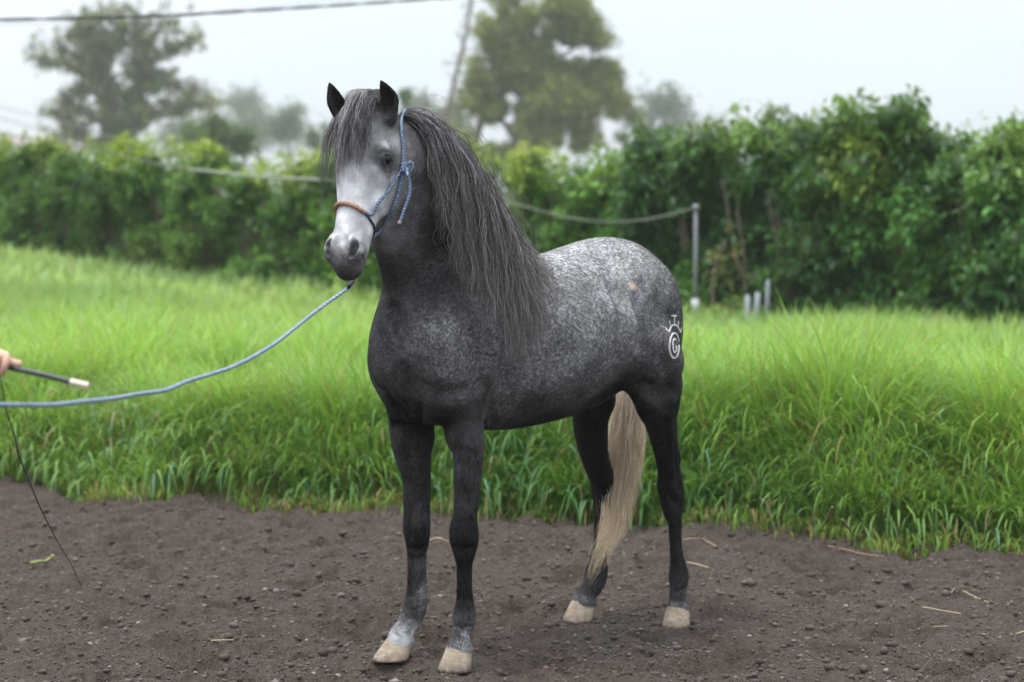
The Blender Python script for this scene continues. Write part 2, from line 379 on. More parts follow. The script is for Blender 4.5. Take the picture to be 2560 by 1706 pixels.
    for pts,r_,k,op,dp in (
        ([(962,765),(975,808),(992,858),(1012,905)],.018,.04,'u',.012),([(985,770),(1003,830),(1030,890),(1045,930)],.010,.045,'s',0),
        ([(1075,820),(1105,860),(1120,900)],.045,.06,'u',.030),([(1040,955),(1090,985),(1150,985),(1205,955)],.009,.06,'s',0),
        ([(1238,880),(1232,940),(1229,1000),(1231,1060)],.009,.03,'s',0),([(1012,915),(1030,970),(1048,1025),(1062,1068)],.009,.035,'s',0),
        ([(930,950),(955,985),(985,1010),(1005,1050)],.008,.03,'s',0),([(975,1030),(985,1055),(1008,1085)],.012,.03,'u',.006),
        ([(1135,700),(1160,780),(1180,860),(1190,930)],.010,.07,'s',0),([(1215,800),(1222,870),(1215,940)],.03,.06,'u',.02),
        ([(1566,720),(1577,780),(1578,840),(1568,895)],.010,.06,'u',.008),([(1550,720),(1557,780),(1558,840),(1548,890)],.007,.06,'s',0),([(1592,760),(1600,810),(1598,860)],.005,.06,'s',0),
        ([(1528,640),(1540,690),(1545,730)],.014,.09,'s',0),([(1610,960),(1650,985),(1690,985)],.008,.06,'s',0),([(1655,880),(1665,950),(1668,1020)],.008,.06,'s',0),
        ([(1150,1130),(1155,1190),(1160,1250)],.006,.04,'s',0),([(1188,1130),(1185,1200),(1176,1260)],.006,.03,'s',0),([(1020,1130),(1030,1190),(1048,1250)],.006,.04,'s',0),
        ([(1662,1050),(1672,1110),(1682,1160)],.006,.03,'s',0),([(1149,1405),(1149,1500)],.0065,.02,'s',0),([(1173,1405),(1173,1500)],.0065,.02,'s',0),([(1136,1366),(1158,1374),(1184,1367)],.008,.025,'s',0),([(1146,1305),(1146,1350)],.007,.025,'s',0),([(1180,1300),(1184,1350)],.007,.02,'s',0),
        ([(1136,1566),(1156,1573),(1180,1566)],.007,.02,'s',0),([(1030,1395),(1029,1490)],.0065,.02,'s',0),([(1055,1395),(1053,1490)],.0065,.02,'s',0),([(1020,1366),(1042,1374),(1064,1367)],.007,.02,'s',0),([(1024,1290),(1026,1345)],.007,.02,'s',0),([(1058,1290),(1060,1340)],.006,.02,'s',0),
        ([(1681,1320),(1683,1405)],.006,.02,'s',0),([(1697,1310),(1702,1405)],.006,.02,'s',0),([(1652,1205),(1670,1236),(1688,1258)],.008,.025,'s',0),([(1690,1110),(1694,1170),(1699,1225)],.009,.025,'s',0),([(1494,1300),(1490,1385)],.006,.02,'s',0),([(1508,1300),(1506,1385)],.006,.02,'s',0),([(1672,1470),(1692,1478),(1714,1472)],.006,.02,'s',0),([(1128,1255),(1136,1290)],.006,.02,'s',0)):
        g.trace(pts,r_,k,op,dp)
    # head
    def hc(rows,k,l=0,op='u'): g.chain([(*hb(a,n,q),w,b) for a,n,q,w,b in rows],bL,k=k,op=op,step=.012)
    hc([(-.01,-.075,0,.060,.06),(.05,-.075,0,.080,.085),(.11,-.075,0,.092,.10),(.17,-.078,0,.097,.108),(.23,-.080,0,.093,.105),(.29,-.080,0,.083,.098),(.35,-.074,0,.079,.086),(.41,-.065,0,.073,.070),(.47,-.060,0,.069,.061),(.52,-.060,0,.066,.058),(.56,-.063,0,.058,.052),(.59,-.066,0,.044,.036)],.03)
    for e in (-1,1):
        g.ell(hb(.255,-.12,e*.070),(.11,.080,.030),(bA,bN),k=.04)                # cheek
        g.ell(hb(.185,-.028,e*.080),(.045,.026,.022),(bA,bN),k=.02)               # brow
        g.chain([(*hb(.22,-.048,e*.088),.010,.010),(*hb(.28,-.055,e*.082),.010,.010),(*hb(.36,-.055,e*.066),.006,.006)],bL,k=.03)  # cheek ridge
        g.ell(hb(.35,-.025,e*.084),(.07,.02,.010),(bA,bN),k=.035,op='s')
        g.ell(hb(.195,-.042,e*.112),(.027,.020,.020),(bA,bN),k=.012,op='s')        # eye socket
        g.chain([(*hb(.176,-.022,e*.092),.005,.005),(*hb(.178,-.040,e*.104),.0075,.0075),(*hb(.189,-.060,e*.102),.005,.005)],bL,k=.012) # upper lid
        g.chain([(*hb(.193,-.016,e*.090),.004,.004),(*hb(.211,-.034,e*.098),.005,.005),(*hb(.204,-.058,e*.099),.004,.004)],bL,k=.012)
        g.ell(hb(.522,-.020,e*.047),(.050,.031,.029),(bA+.25*bN,bN),k=.025)       # nostril mound
        g.chain([(*hb(.486,.014,e*.044),.007,.010),(*hb(.503,.010,e*.050),.012,.018),(*hb(.525,.002,e*.050),.016,.025),(*hb(.546,-.006,e*.043),.014,.020)],bL,k=.008,op='s')
        g.chain([(*hb(.485,.006,e*.034),.006,.006),(*hb(.510,.010,e*.032),.007,.007),(*hb(.540,.004,e*.030),.006,.006)],bL,k=.012)
        g.chain([(*hb(.585,-.066,e*.0),.012,.0035),(*hb(.562,-.078,e*.042),.012,.0035),(*hb(.55,-.088,e*.055),.012,.0035)],bA,k=.006,op='s') # mouth
    g.ell(hb(.557,-.030,0),(.040,.034,.040),(bA,bN),k=.03)                        # upper lip
    g.ell(hb(.580,-.095,0),(.030,.032,.036),(bA,bN),k=.015)                       # chin
    g.ell(hb(.06,-.03,0),(.07,.02,.05),(bA,bN),k=.04)
    for pts,r_,k,op,dp in (([(850,575),(862,600),(866,630)],.004,.015,'s',0),([(940,430),(948,470),(942,510)],.007,.03,'u',.004),
        ([(905,640),(912,655),(903,672)],.005,.012,'s',0),([(950,385),(962,378),(976,382)],.004,.010,'s',0)): g.trace(pts,r_,k,op,dp)
    # ears: hollow cups
    for (bx,by,mx,my,tx,ty,ax,ay,e) in ((856,290,838,252,824,209,.62,-.75,-1),(973,286,973,246,953,203,-.25,-1,1)):
        Yb=6.99
        b0,m0,t0=toB(P(bx,by,Yb)),toB(P(mx,my,Yb-.01)),toB(P(tx,ty,Yb-.03))
        fr=dirB(nrm((ax,ay,0)))        # opening direction
        sd=np.cross(nrm(t0-b0),fr)
        rows=[(*(b0*1.35-m0*.35),.024,.022),(*b0,.030,.027),(*((b0+m0)/2),.033,.028),(*m0,.032,.024),(*((m0*.45+t0*.55)),.020,.015),(*t0,.005,.005)]
        g.chain(rows,sd,k=.012,step=.006)
        o=fr*.017
        cut=[(*(b0+o*1.4),.014,.016),(*((b0+m0)/2+o),.020,.022),(*(m0+o),.022,.020),(*((m0*.45+t0*.55)+o*.8),.013,.012),(*(t0+o*.35),.002,.002)]
        g.chain(cut,sd,k=.008,op='s',step=.006)
SCAR=(.93,.22,1.45)
# ================================================================ GROUND
def yedge(x): return 11.05-.40*x+.012*x*x+.20*vn(x*.9,x*0+3,5)+.20*vn(x*2.7,x*0+1,6)+.10*vn(x*7,x*0+2,7)
HOOFS=[G(1140,1655)[:2],G(985,1632)[:2],G(1690,1560)[:2],G(1446,1545)[:2]]
def base_h(x,y):
    d=y-yedge(x)
    h=.15*sm(-.1,.7,d)                                           # the turf bank at the edge of the dirt
    h=h+.50*sm(-1.2,-9.0,x)*sm(15,33,y)                           # hill on the left
    h=h+.10*vn(x*.22,y*.2,11)*sm(1,4,d)+.10*sm(20,24,y)*sm(3,6,x)
    h=h-1.5*sm(60,160,y)
    return h
def ground_h(x,y):
    d=y-yedge(x); m=1-sm(-.05,.5,d); near=sm(14,12,y)
    r=np.hypot(x,y-7.5)
    wx=x+.12*vn(x*3,y*3,51); wy=y+.12*vn(x*3,y*3,52); n=.055*vn(wx*1.6,wy*1.6,1)+.085*np.abs(vn(wx*3.6+3,wy*3.6,2))+.060*np.abs(vn(wx*8.3,wy*8.3,3))+.038*vn(wx*17,wy*17,4)-.03
    f=.020*vn(x*36,y*36,7)*(.4+1.2*sm(-.15,.25,vn(x*2.3,y*2.3,14)))+.008*vn(x*80,y*80,8)
    pits=-.075*sm(.22,.42,vn(x*3.4+7,y*3.4,9))-.045*sm(.24,.40,vn(x*6.1+2,y*6.1,10))
    n=(n+f+pits)*(.35+.65*m)
    for hx,hy in HOOFS:
        dd=np.hypot(x-hx,y-hy); g=np.exp(-(dd/.16)**4); n=n*(1-g)+g*(-.004)+.012*np.exp(-((dd-.17)/.05)**2)*vn(x*20,y*20,3)*2
    return base_h(x,y)+n*near
def axis(lo,a,b,hi,step,grow=1.12):
    c=list(np.arange(a,b,step)); s=step
    while c[-1]<hi: s=min(s*grow,60); c.append(c[-1]+s)
    s=step; d=[]; x=a
    while x>lo: s=min(s*grow,60); x-=s; d.append(x)
    return np.array(d[::-1]+c)
gx=axis(-420,-3.4,3.2,420,.0125); gy=axis(-40,6.7,12.6,700,.0125,1.06)
X,Y=np.meshgrid(gx,gy,indexing='ij'); Z=ground_h(X,Y)
i=np.arange(len(gx)-1)[:,None]*len(gy)+np.arange(len(gy)-1)[None,:]
Fg=np.stack([i,i+len(gy),i+len(gy)+1,i+1],-1).reshape(-1,4)
t=NT('soil and turf'); ob=t.n('ShaderNodeTexCoord').outputs['Object']
g1=t.noise(ob,2.2,4,.6); g2=t.noise(ob,38,4,.65); g3=t.noise(ob,210,2,.6)
c=t.mix(g1,(.066,.051,.041),(.118,.093,.075)); c=t.mix(t.mr(g2,.40,.72,0,1),c,(.150,.121,.099)); c=t.mix(t.mr(g3,.5,.68,0,.75),c,(.155,.135,.125)); c=t.mix(t.mr(g3,.48,.33,0,.6),c,(.034,.026,.023))  # soil grain, with crevice shade and pale highlights painted into the colour
gr=t.mix(t.noise(ob,3,3),(.05,.10,.02),(.10,.17,.035)); gr=t.mix(t.mr(t.noise(ob,30,3),.4,.7,0,.5),gr,(.16,.13,.06))
c=t.mix(t.attr('turf'),c,gr)
m=t.end(t.bsdf(c,.95,.12,t.bump(t.math('ADD',g3,t.math('MULTIPLY',g2,1.6)),1.0,.02)))
V=np.stack([X,Y,Z],-1).reshape(-1,3); turf=sm(-.12,.16,(Y-yedge(X)+.25*vn(X*9,Y*9,12))).ravel()
tag(mesh('ground',V,Fg,m,attrs={'turf':turf}),kind='structure')
# sandy patches in the field
def patch(name,cx,cy,rx,ry,col,label):
    th=np.linspace(0,2*math.pi,40,endpoint=False); rr=np.linspace(0,1,8)
    R=rr[:,None]*(1+.25*vn(np.cos(th)*2+cx,np.sin(th)*2,3))[None,:]
    x=cx+rx*R*np.cos(th); y=cy+ry*R*np.sin(th); z=ground_h(x,y)+.28*(1-rr[:,None]**2)+.01
    k=np.arange(7)[:,None]*40; j=np.arange(40)[None,:]; jj=(j+1)%40
    o=mesh(name,np.stack([x,y,z],-1).reshape(-1,3),np.stack([k+j,k+40+j,k+40+jj,k+jj],-1).reshape(-1,4),simple(name+' soil',col,.95,.1,.3,5))
    tag(o,label,'dirt heap')
p=G(50,765,.5); patch('earth_heap',P(45,758,25)[0],25,.55,.6,(.45,.27,.13),'low orange earth mound in the grass at the far left of the field')
p=P(1740,760,24.5); patch('earth_heap',p[0],24.6,.42,.5,(.50,.33,.22),'low pale orange earth mound at the foot of the thin post')
# ================================================================ GRASS (stuff)
def blades(n,x,y,z,length,width,seg,lean,col,seed=0,az=None):
    r=np.random.default_rng(seed); az=r.uniform(0,2*math.pi,n) if az is None else az
    bend=lean*(.4+r.random(n)*1.2); t=np.linspace(0,1,seg+1)
    ang=np.minimum(bend[:,None]*t[None,:]**1.3*1.7+.08,2.7); ds=(length/seg)[:,None]
    h=np.cumsum(np.concatenate([np.zeros((n,1)),np.sin(ang[:,:-1])*ds],1),1); v=np.cumsum(np.concatenate([np.zeros((n,1)),np.cos(ang[:,:-1])*ds],1),1)
    cx=x[:,None]+h*np.cos(az)[:,None]; cy_=y[:,None]+h*np.sin(az)[:,None]; cz=z[:,None]+v
    tw=az+math.pi/2+r.normal(0,.5,n); wd=width[:,None]*(np.sin(np.clip(t*.8+.2,0,1)*math.pi)**.6*.5+.02)[None,:]*np.where(t>.98,.1,1)
    dx=np.cos(tw)[:,None]*wd; dy=np.sin(tw)[:,None]*wd
    V=np.stack([np.stack([cx-dx,cy_-dy,cz],-1),np.stack([cx+dx,cy_+dy,cz],-1)],2).reshape(-1,3)
    b=np.arange(n)[:,None]*(seg+1)*2+np.arange(seg)[None,:]*2
    F=np.stack([b,b+1,b+3,b+2],-1).reshape(-1,4)
    C=np.repeat(col[:,None,:],(seg+1)*2,1); tt=np.repeat(t,2)[None,:,None]
    C=C*(.92+.12*tt)  # faint shade towards the blade base painted into the colour
    return V,F,C.reshape(-1,3)
def gcol(n,x,y,r,dry=0.0):
    k=np.clip(.60+1.25*vn(x*.35,y*.35,21)+.5*vn(x*1.3,y*1.3,22)+r.normal(0,.22,n),0,1)[:,None]
    c=(1-k)*np.array((.092,.225,.034))+k*np.array((.275,.440,.072))
    a=r.random(n)[:,None]<.10; c=np.where(a,np.array((.17,.34,.13)),c)
    d=(r.random(n)<dry)[:,None]; c=np.where(d,np.array((.34,.25,.10))*r.uniform(.5,1.1,(n,1)),c)
    return c
GV=[];GF=[];GC=[];go=0
def addg(v,f,c):
    global go
    GV.append(v.astype(np.float32)); GF.append(f+go); GC.append(c.astype(np.float32)); go+=len(v)
r=np.random.default_rng(3)
# zone 1: tall edge, 0-4.5 m behind the edge
n=150000; d=4.8*r.random(n)**1.35; x=r.uniform(-4.8,4.6,n); y=yedge(x)+d+.02
cl=vn(x*2.2,y*2.2,31)+.6*vn(x*.7,y*.7,32); z=ground_h(x,y)-.01
ln=(.30+.34*sm(0,.5,d))*(.75+.5*r.random(n))*(1+.95*cl); addg(*blades(n,x,y,z,ln,r.uniform(.004,.0105,n),6,.75+.5*r.random(n),gcol(n,x,y,r,.085)*(1.18+.04*sm(0,3,d))[:,None],1))
# fallen broad blades arching over the front
n=7000; d=r.uniform(-.02,1.3,n); x=r.uniform(-4.6,4.4,n); y=yedge(x)+d; z=ground_h(x,y)+r.uniform(0,.28,n)*sm(0,.4,d)
addg(*blades(n,x,y,z,r.uniform(.25,.55,n),r.uniform(.009,.017,n),7,1.5+.8*r.random(n),gcol(n,x,y,r,.08)*np.array((.75,.82,1.3)),2,az=r.uniform(-2.8,-.3,n)))
# low dry fringe and creeping grass on the dirt edge
n=15000; d=r.normal(.0,.15,n); x=r.uniform(-4.8,4.4,n); y=yedge(x)+d; z=ground_h(x,y)-.004
keep=vn(x*1.7,y*1.7,33)+.25*r.random(n)>-.08+.9*np.clip(-d,0,1); x,y,z=x[keep],y[keep],z[keep]; n=len(x)
addg(*blades(n,x,y,z,r.uniform(.05,.20,n),r.uniform(.004,.009,n),4,1.2+r.random(n),gcol(n,x,y,r,.38),4))
# zone 2: field, fewer and broader blades with distance
for (a,b,dens,w0,seg,sd_) in ((4.6,9,620,.013,4,6),(9,17,260,.020,3,7),(17,34,90,.034,3,8)):
    W=lambda yy: .275*yy+1.2
    n=int(dens*(b-a)*(W(10.5+a)+W(10.5+b))); y0=r.uniform(a,b,n); x=r.uniform(-1,1,n)*W(10.8+y0); y=yedge(np.clip(x,-5,5))*0+10.6+y0
    z=ground_h(x,y)-.02; ln=.46*(.7+.6*r.random(n))*(1+.5*vn(x*.6,y*.5,35)); addg(*blades(n,x,y,z,ln,r.uniform(.7,1.4,n)*w0,seg,.6+.4*r.random(n),(gcol(n,x,y,r,.02)+np.array((.03,.02,.02))*(sd_-5))*(.96+.07*(sd_-5)),sd_))
gv=np.concatenate(GV); gf=np.concatenate(GF); gc=np.concatenate(GC)
tag(mesh('meadow_grass',gv,gf,leafmat('grass blade',.36,.45,.3),smooth=True,attrs={'col':gc}),'long bright green grass of the field behind the dirt','grass',kind='stuff')
print('grass verts',len(gv))
del gv,gf,gc,GV,GF,GC
# ================================================================ GRAVEL (stuff) and straws
def pebbles(n,seed,med=.0042,tone=None):
    r=np.random.default_rng(seed)
    y=6.75+5.2*r.random(n)**1.25; x=r.uniform(-1,1,n)*(.27*y+.25); k=y<yedge(x)-.02; x,y=x[k],y[k]; n=len(x)
    bm=bmesh_ico(); V0,F0=bm
    s=np.exp(r.normal(math.log(med),.52,n)); s=np.clip(s,.0025,.024)
    sc=s[:,None]*np.stack([r.uniform(.8,1.4,n),r.uniform(.7,1.1,n),r.uniform(.45,.8,n)],-1)
    a=r.uniform(0,6.28,n); ca,sa=np.cos(a)[:,None],np.sin(a)[:,None]
    P0=V0[None]*sc[:,None,:]*(1+.22*r.normal(0,1,(n,len(V0),1))*.6)
    x0=P0[...,0]*ca-P0[...,1]*sa; y0=P0[...,0]*sa+P0[...,1]*ca
    V=np.stack([x[:,None]+x0,y[:,None]+y0,(ground_h(x,y)+s*.2)[:,None]+P0[...,2]],-1).reshape(-1,3)
    F=(F0[None]+np.arange(n)[:,None,None]*len(V0)).reshape(-1,3)
    t=r.random(n)
    col=np.where(t[:,None]<.72,np.array((.088,.070,.062)),np.where(t[:,None]<.95,np.array((.13,.113,.103)),np.where(t[:,None]<.99,np.array((.20,.185,.17)),np.array((.17,.11,.075)))))*r.uniform(.7,1.2,(n,1))
    if tone is not None: col=np.array(tone)*r.uniform(.7,1.4,(n,1))
    return V,F,np.repeat(col,len(V0),0)
def bmesh_ico():
    import bmesh
    b=bmesh.new(); bmesh.ops.create_icosphere(b,subdivisions=1,radius=1); b.verts.ensure_lookup_table()
    V=np.array([v.co[:] for v in b.verts]); F=np.array([[v.index for v in f.verts] for f in b.faces]); b.free(); return V,F
V,F,C_=pebbles(36000,5); V2,F2,C2=pebbles(1500,8,.0105,(.070,.055,.045)); F=np.concatenate([F,F2+len(V)]); V=np.concatenate([V,V2]); C_=np.concatenate([C_,C2]); t=NT('pebble'); c=t.attr('col','Color')
tag(mesh('gravel',V,F,t.end(t.bsdf(c,.85,.25)),attrs={'col':C_}),'small grey stones and crumbs scattered over the dirt','gravel',kind='stuff')
straw_m=simple('dry straw',(.33,.27,.17),.7,.3,.25,60)
def straw(name,pts,r0,label,mat=straw_m,group=None,cat='straw'):
    W=[]
    for (a,b,h) in pts:
        g=G(a,b,.0); g=G(a,b,float(ground_h(np.array([g[0]]),np.array([g[1]]))[0])+h); W.append(g)
    V,F,_=tube(crv(W,.012),r0,6); o=mesh(name,V,F,mat,origin=W[0]); tag(o,label,cat,group); return o
straw('straw_stalk',[(528,1602,.006),(556,1601,.008),(584,1601,.006)],.0034,'short pale straw lying level in the near dirt, left of the front hooves')
straw('straw_stalk',[(163,1486,.01),(182,1497,.006),(206,1506,.006)],.0032,'pale straw lying just below the tip of the hanging lash')
straw('straw_stalk',[(236,1561,.03),(222,1577,.004)],.0022,'tiny upright bit of straw in the near dirt at the left')
straw('straw_stalk',[(2306,1518,.008),(2350,1526,.012),(2402,1535,.006)],.0032,'long straight straw left of the crossed straws at the right')
straw('straw_stalk',[(2408,1478,.03),(2440,1494,.010),(2471,1507,.006)],.0030,'longer of the two crossed straws at the right')
straw('straw_stalk',[(2406,1466,.05),(2393,1487,.004)],.0032,'short steep straw at the left end of the crossed pair')
straw('straw_stalk',[(2378,1482,.012),(2386,1471,.03)],.0022,'tiny straw chip left of the crossed pair')
straw('straw_stalk',[(2495,1594,.006),(2525,1590,.014),(2562,1578,.02)],.0034,'bent pale straw running out of the picture at the right edge')
straw('straw_stalk',[(2330,1568,.008),(2370,1565,.008)],.0020,'faint thin straw below the long straight one at the right')
straw('straw_stalk',[(1718,1406,.012),(1745,1412,.02),(1772,1420,.006)],.0040,'curved pale straw beside the rear cannon of the horse')
straw('dry_twig',[(2070,1366,.01),(2120,1376,.02),(2160,1386,.01),(2210,1392,.006)],.0045,'long brown twig on the dirt below the tall grass at the right',simple('twig bark',(.26,.17,.11),.85,.2),cat='twig')
straw('dry_twig',[(2106,1300,.16),(2122,1322,.07),(2142,1346,.0)],.006,'leaning brown stalk at the grass edge, right of the hind legs',simple('stalk bark',(.25,.17,.11),.85,.2),cat='twig')
straw('dry_twig',[(2050,1330,.0),(2066,1300,.14),(2080,1268,.28)],.005,'thin slanting stem rising from the grass edge right of the horse',simple('stem bark',(.30,.22,.13),.85,.2),cat='twig')
straw('dry_root',[(4,1326,.02),(40,1318,.025),(80,1321,.015),(116,1309,.02)],.009,'reddish dry root lying on the dirt at the left edge',simple('red root',(.17,.10,.07),.9,.1,.4,90,.6),cat='root')
straw('dry_root',[(1708,1350,.02),(1740,1347,.03),(1765,1353,.02),(1790,1367,.006)],.006,'tangled pale root on the dirt right of the hind legs',simple('pale root',(.24,.18,.12),.9,.1,.4,90,.6),cat='root')
straw('weed_sprig',[(76,1408,.02),(98,1404,.02),(118,1402,.02),(134,1388,.05)],.008,'yellow green weed sprig on the dirt near the hanging lash',simple('weed green',(.24,.27,.10),.8,.2,.4,90,.5),cat='weed')
straw('straw_wisp',[(1075,1352,.01),(1095,1346,.03),(1120,1356,.01)],.006,'pale straw wisp on the dirt between the front legs',cat='straw')
def clod(px,py,s,label,cat='clod'):
    g=G(px,py,.01); V0,F0=bmesh_ico(); r=np.random.default_rng(int(px)); import bmesh
    b=bmesh.new(); bmesh.ops.create_icosphere(b,subdivisions=3,radius=1)
    V=np.array([v.co[:] for v in b.verts]); F=np.array([[v.index for v in f.verts] for f in b.faces]); b.free()
    k=1+.35*vn(V[:,0]*2.2+px,V[:,1]*2.2+V[:,2]*1.7,5)+.3*vn(V[:,0]*5+px,V[:,1]*5+V[:,2]*4,6)
    V=V*k[:,None]*np.array((1.2,.8,.55))*s+np.array((g[0],g[1],float(ground_h(np.array([g[0]]),np.array([g[1]]))[0])+s*.15))
    tag(mesh('dirt_clod' if cat=='clod' else 'stone',V,F,simple(cat+str(px),(.085,.07,.065) if cat=='clod' else (.2,.17,.15),.95,.15,.3,120,.6),origin=g),label,cat)
clod(716,1396,.028,'dark lump of dirt standing clear of the ground left of the horse')
clod(430,1524,.024,'rough dark clod left of centre in the near dirt')
clod(2190,1368,.03,'largest clod against the tall grass at the right')
clod(1101,1495,.022,'flat pale stone on the dirt between the front cannons','stone')
clod(1288,1536,.018,'small rounded stone in the dirt right of the front hooves','stone')
# ================================================================ FOLIAGE
def rosettes(C,size,nl,r,col,leaf=.1,asp=.36,droop=.5,jit=.35,up=.0):
    """leaf clumps: nl leaves spreading from each centre C; col (n,3)"""
    n=len(C); az=r.uniform(0,6.283,(n,nl)); el=r.normal(up,.55,(n,nl)); ln=leaf*r.uniform(.7,1.3,(n,nl))
    d=np.stack([np.cos(az)*np.cos(el),np.sin(az)*np.cos(el),np.sin(el)-droop*.6],-1); d/=np.linalg.norm(d,axis=-1)[...,None]
    o=C[:,None,:]+r.normal(0,1,(n,nl,3))*size[:,None,None]*.42
    s=np.cross(d,r.normal(0,1,(n,nl,3))*.5+np.array((0,0,1.0))); s/=np.linalg.norm(s,axis=-1)[...,None]+1e-9
    w=(ln*asp*.5)[...,None]; l=ln[...,None]; nrm_=np.cross(s,d); dn=np.array((0,0,-1.0))
    V=np.stack([o,o+d*l*.45+s*w-nrm_*w*.3,o+d*l+dn*l*droop*.35,o+d*l*.45-s*w-nrm_*w*.3],2).reshape(-1,3)
    F=np.arange(n*nl*4).reshape(-1,4)
    c=np.repeat(col,nl,0)*r.uniform(.65,1.35,(n*nl,1)); return V,F,np.repeat(c,4,0)
leaf_m=leafmat('broad leaf',.30,.45,.35); far_m=leafmat('far leaf',.25,.7,.15)
bark_m=simple('bark',(.15,.12,.10),.9,.15,.4,6,.8)
def tree(name,label,cat,base,trunks,clumps,size,nl,col,leaf,seed,group=None,mat=None,asp=.36,droop=.5,bark=None,core=None):
    """trunks: list of (points (n,3), r0, r1); clumps (n,3)"""
    r=np.random.default_rng(seed); o=empty(name,base,label,cat,group)
    tp=[]
    for pts,r0,r1 in trunks:
        Q=crv(pts,(.25 if r0>.05 else .12)*max(1,base[1]/60)); tp.append(tube(Q+r.normal(0,r0*.15,Q.shape),np.linspace(r0,r1,len(Q)),8)[:2])
    if tp:
        V,F=joinm(tp); mesh('trunk',V,F,bark or bark_m,o)
    if clumps is not None and len(clumps):
        V,F,C_=rosettes(clumps,size,nl,r,col,leaf,asp,droop); F=[F]
        if core:                                        # solid lumps closing the crown, inner shade painted as darker green
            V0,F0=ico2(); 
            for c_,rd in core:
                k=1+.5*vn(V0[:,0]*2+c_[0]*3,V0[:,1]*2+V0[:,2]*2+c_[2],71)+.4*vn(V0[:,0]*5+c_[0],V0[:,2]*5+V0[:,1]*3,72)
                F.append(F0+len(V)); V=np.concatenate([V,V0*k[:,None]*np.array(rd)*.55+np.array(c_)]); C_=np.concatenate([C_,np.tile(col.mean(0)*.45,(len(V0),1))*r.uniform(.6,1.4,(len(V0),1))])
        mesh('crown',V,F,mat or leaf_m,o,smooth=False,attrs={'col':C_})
    return o
def ico2():
    import bmesh
    b=bmesh.new(); bmesh.ops.create_icosphere(b,subdivisions=2,radius=1); V=np.array([v.co[:] for v in b.verts]); F=np.array([[v.index for v in f.verts] for f in b.faces]); b.free(); return V,F
def ellclumps(lobes,dens,r,shell=.55):
    out=[]
    for (c,rad) in lobes:
        vol=rad[0]*rad[1]*rad[2]*4.19; n=max(6,int(dens*vol)); v=r.normal(0,1,(n,3)); v/=np.linalg.norm(v,axis=1)[:,None]
        q=(shell+(1-shell)*r.random(n))[:,None]; out.append(np.array(c)+v*q*np.array(rad))
    return np.concatenate(out)
# hedge: top profile of the photograph (px, top y, base y, distance)
HEDGE=[(-60,348,610,37.5),(95,352,620,37),(215,388,630,36),(310,358,640,35.3),(400,368,650,34.6),(520,362,660,33.9),(640,420,675,33.2),(730,400,690,32.5),(850,380,712,31.8),(960,380,735,31),(1080,372,750,30.3),(1170,378,760,29.7),(1270,402,768,29.1),(1370,388,775,28.5),(1480,418,780,27.9),(1570,374,785,27.3)]
HR=[(1672,350,785,26.6),(1800,335,790,26.0),(1925,292,794,25.4),(2040,325,797,24.9),(2150,278,799,24.4),(2250,262,800,24.0),(2370,318,802,23.5),(2480,325,806,23.0),(2590,345,810,22.5)]
hr=np.random.default_rng(12)
HL_=['bushy green hedge shrub cut off by the left edge of the picture','hedge shrub under the left side of the big gnarled tree','low dip in the hedge just left of the gnarled trunk','yellow topped hedge shrub right below the gnarled tree','hedge shrub between the gnarled trunk and the round topped tree','tall yellow topped hedge shrub below the round topped tree','low hedge shrub between the round topped tree and the horse head','hedge shrub with an upright shoot just left of the horse head','hedge shrub directly behind the forehead of the horse','hedge shrub hidden behind the mane of the horse','yellow green hedge shrub touching the crest of the mane','hedge shrub below the leaning bare trunk','hedge shrub under the middle of the tall tree','yellow tipped hedge shrub under the right half of the tall tree','hedge shrub at the dip below the small slim tree','hedge shrub over the croup of the horse']
HR_=['tree directly above the thin post','dense dark tree right of the thin post, above the white stakes','pointed tree right above the white stakes','dark tree with a yellow patch at its left shoulder','tree with bright yellow leaves on its face','tallest tree of the row on the right','dark tree right of the tallest one','dark tree near the right edge with loose top shoots','tree cut off by the right edge of the picture']
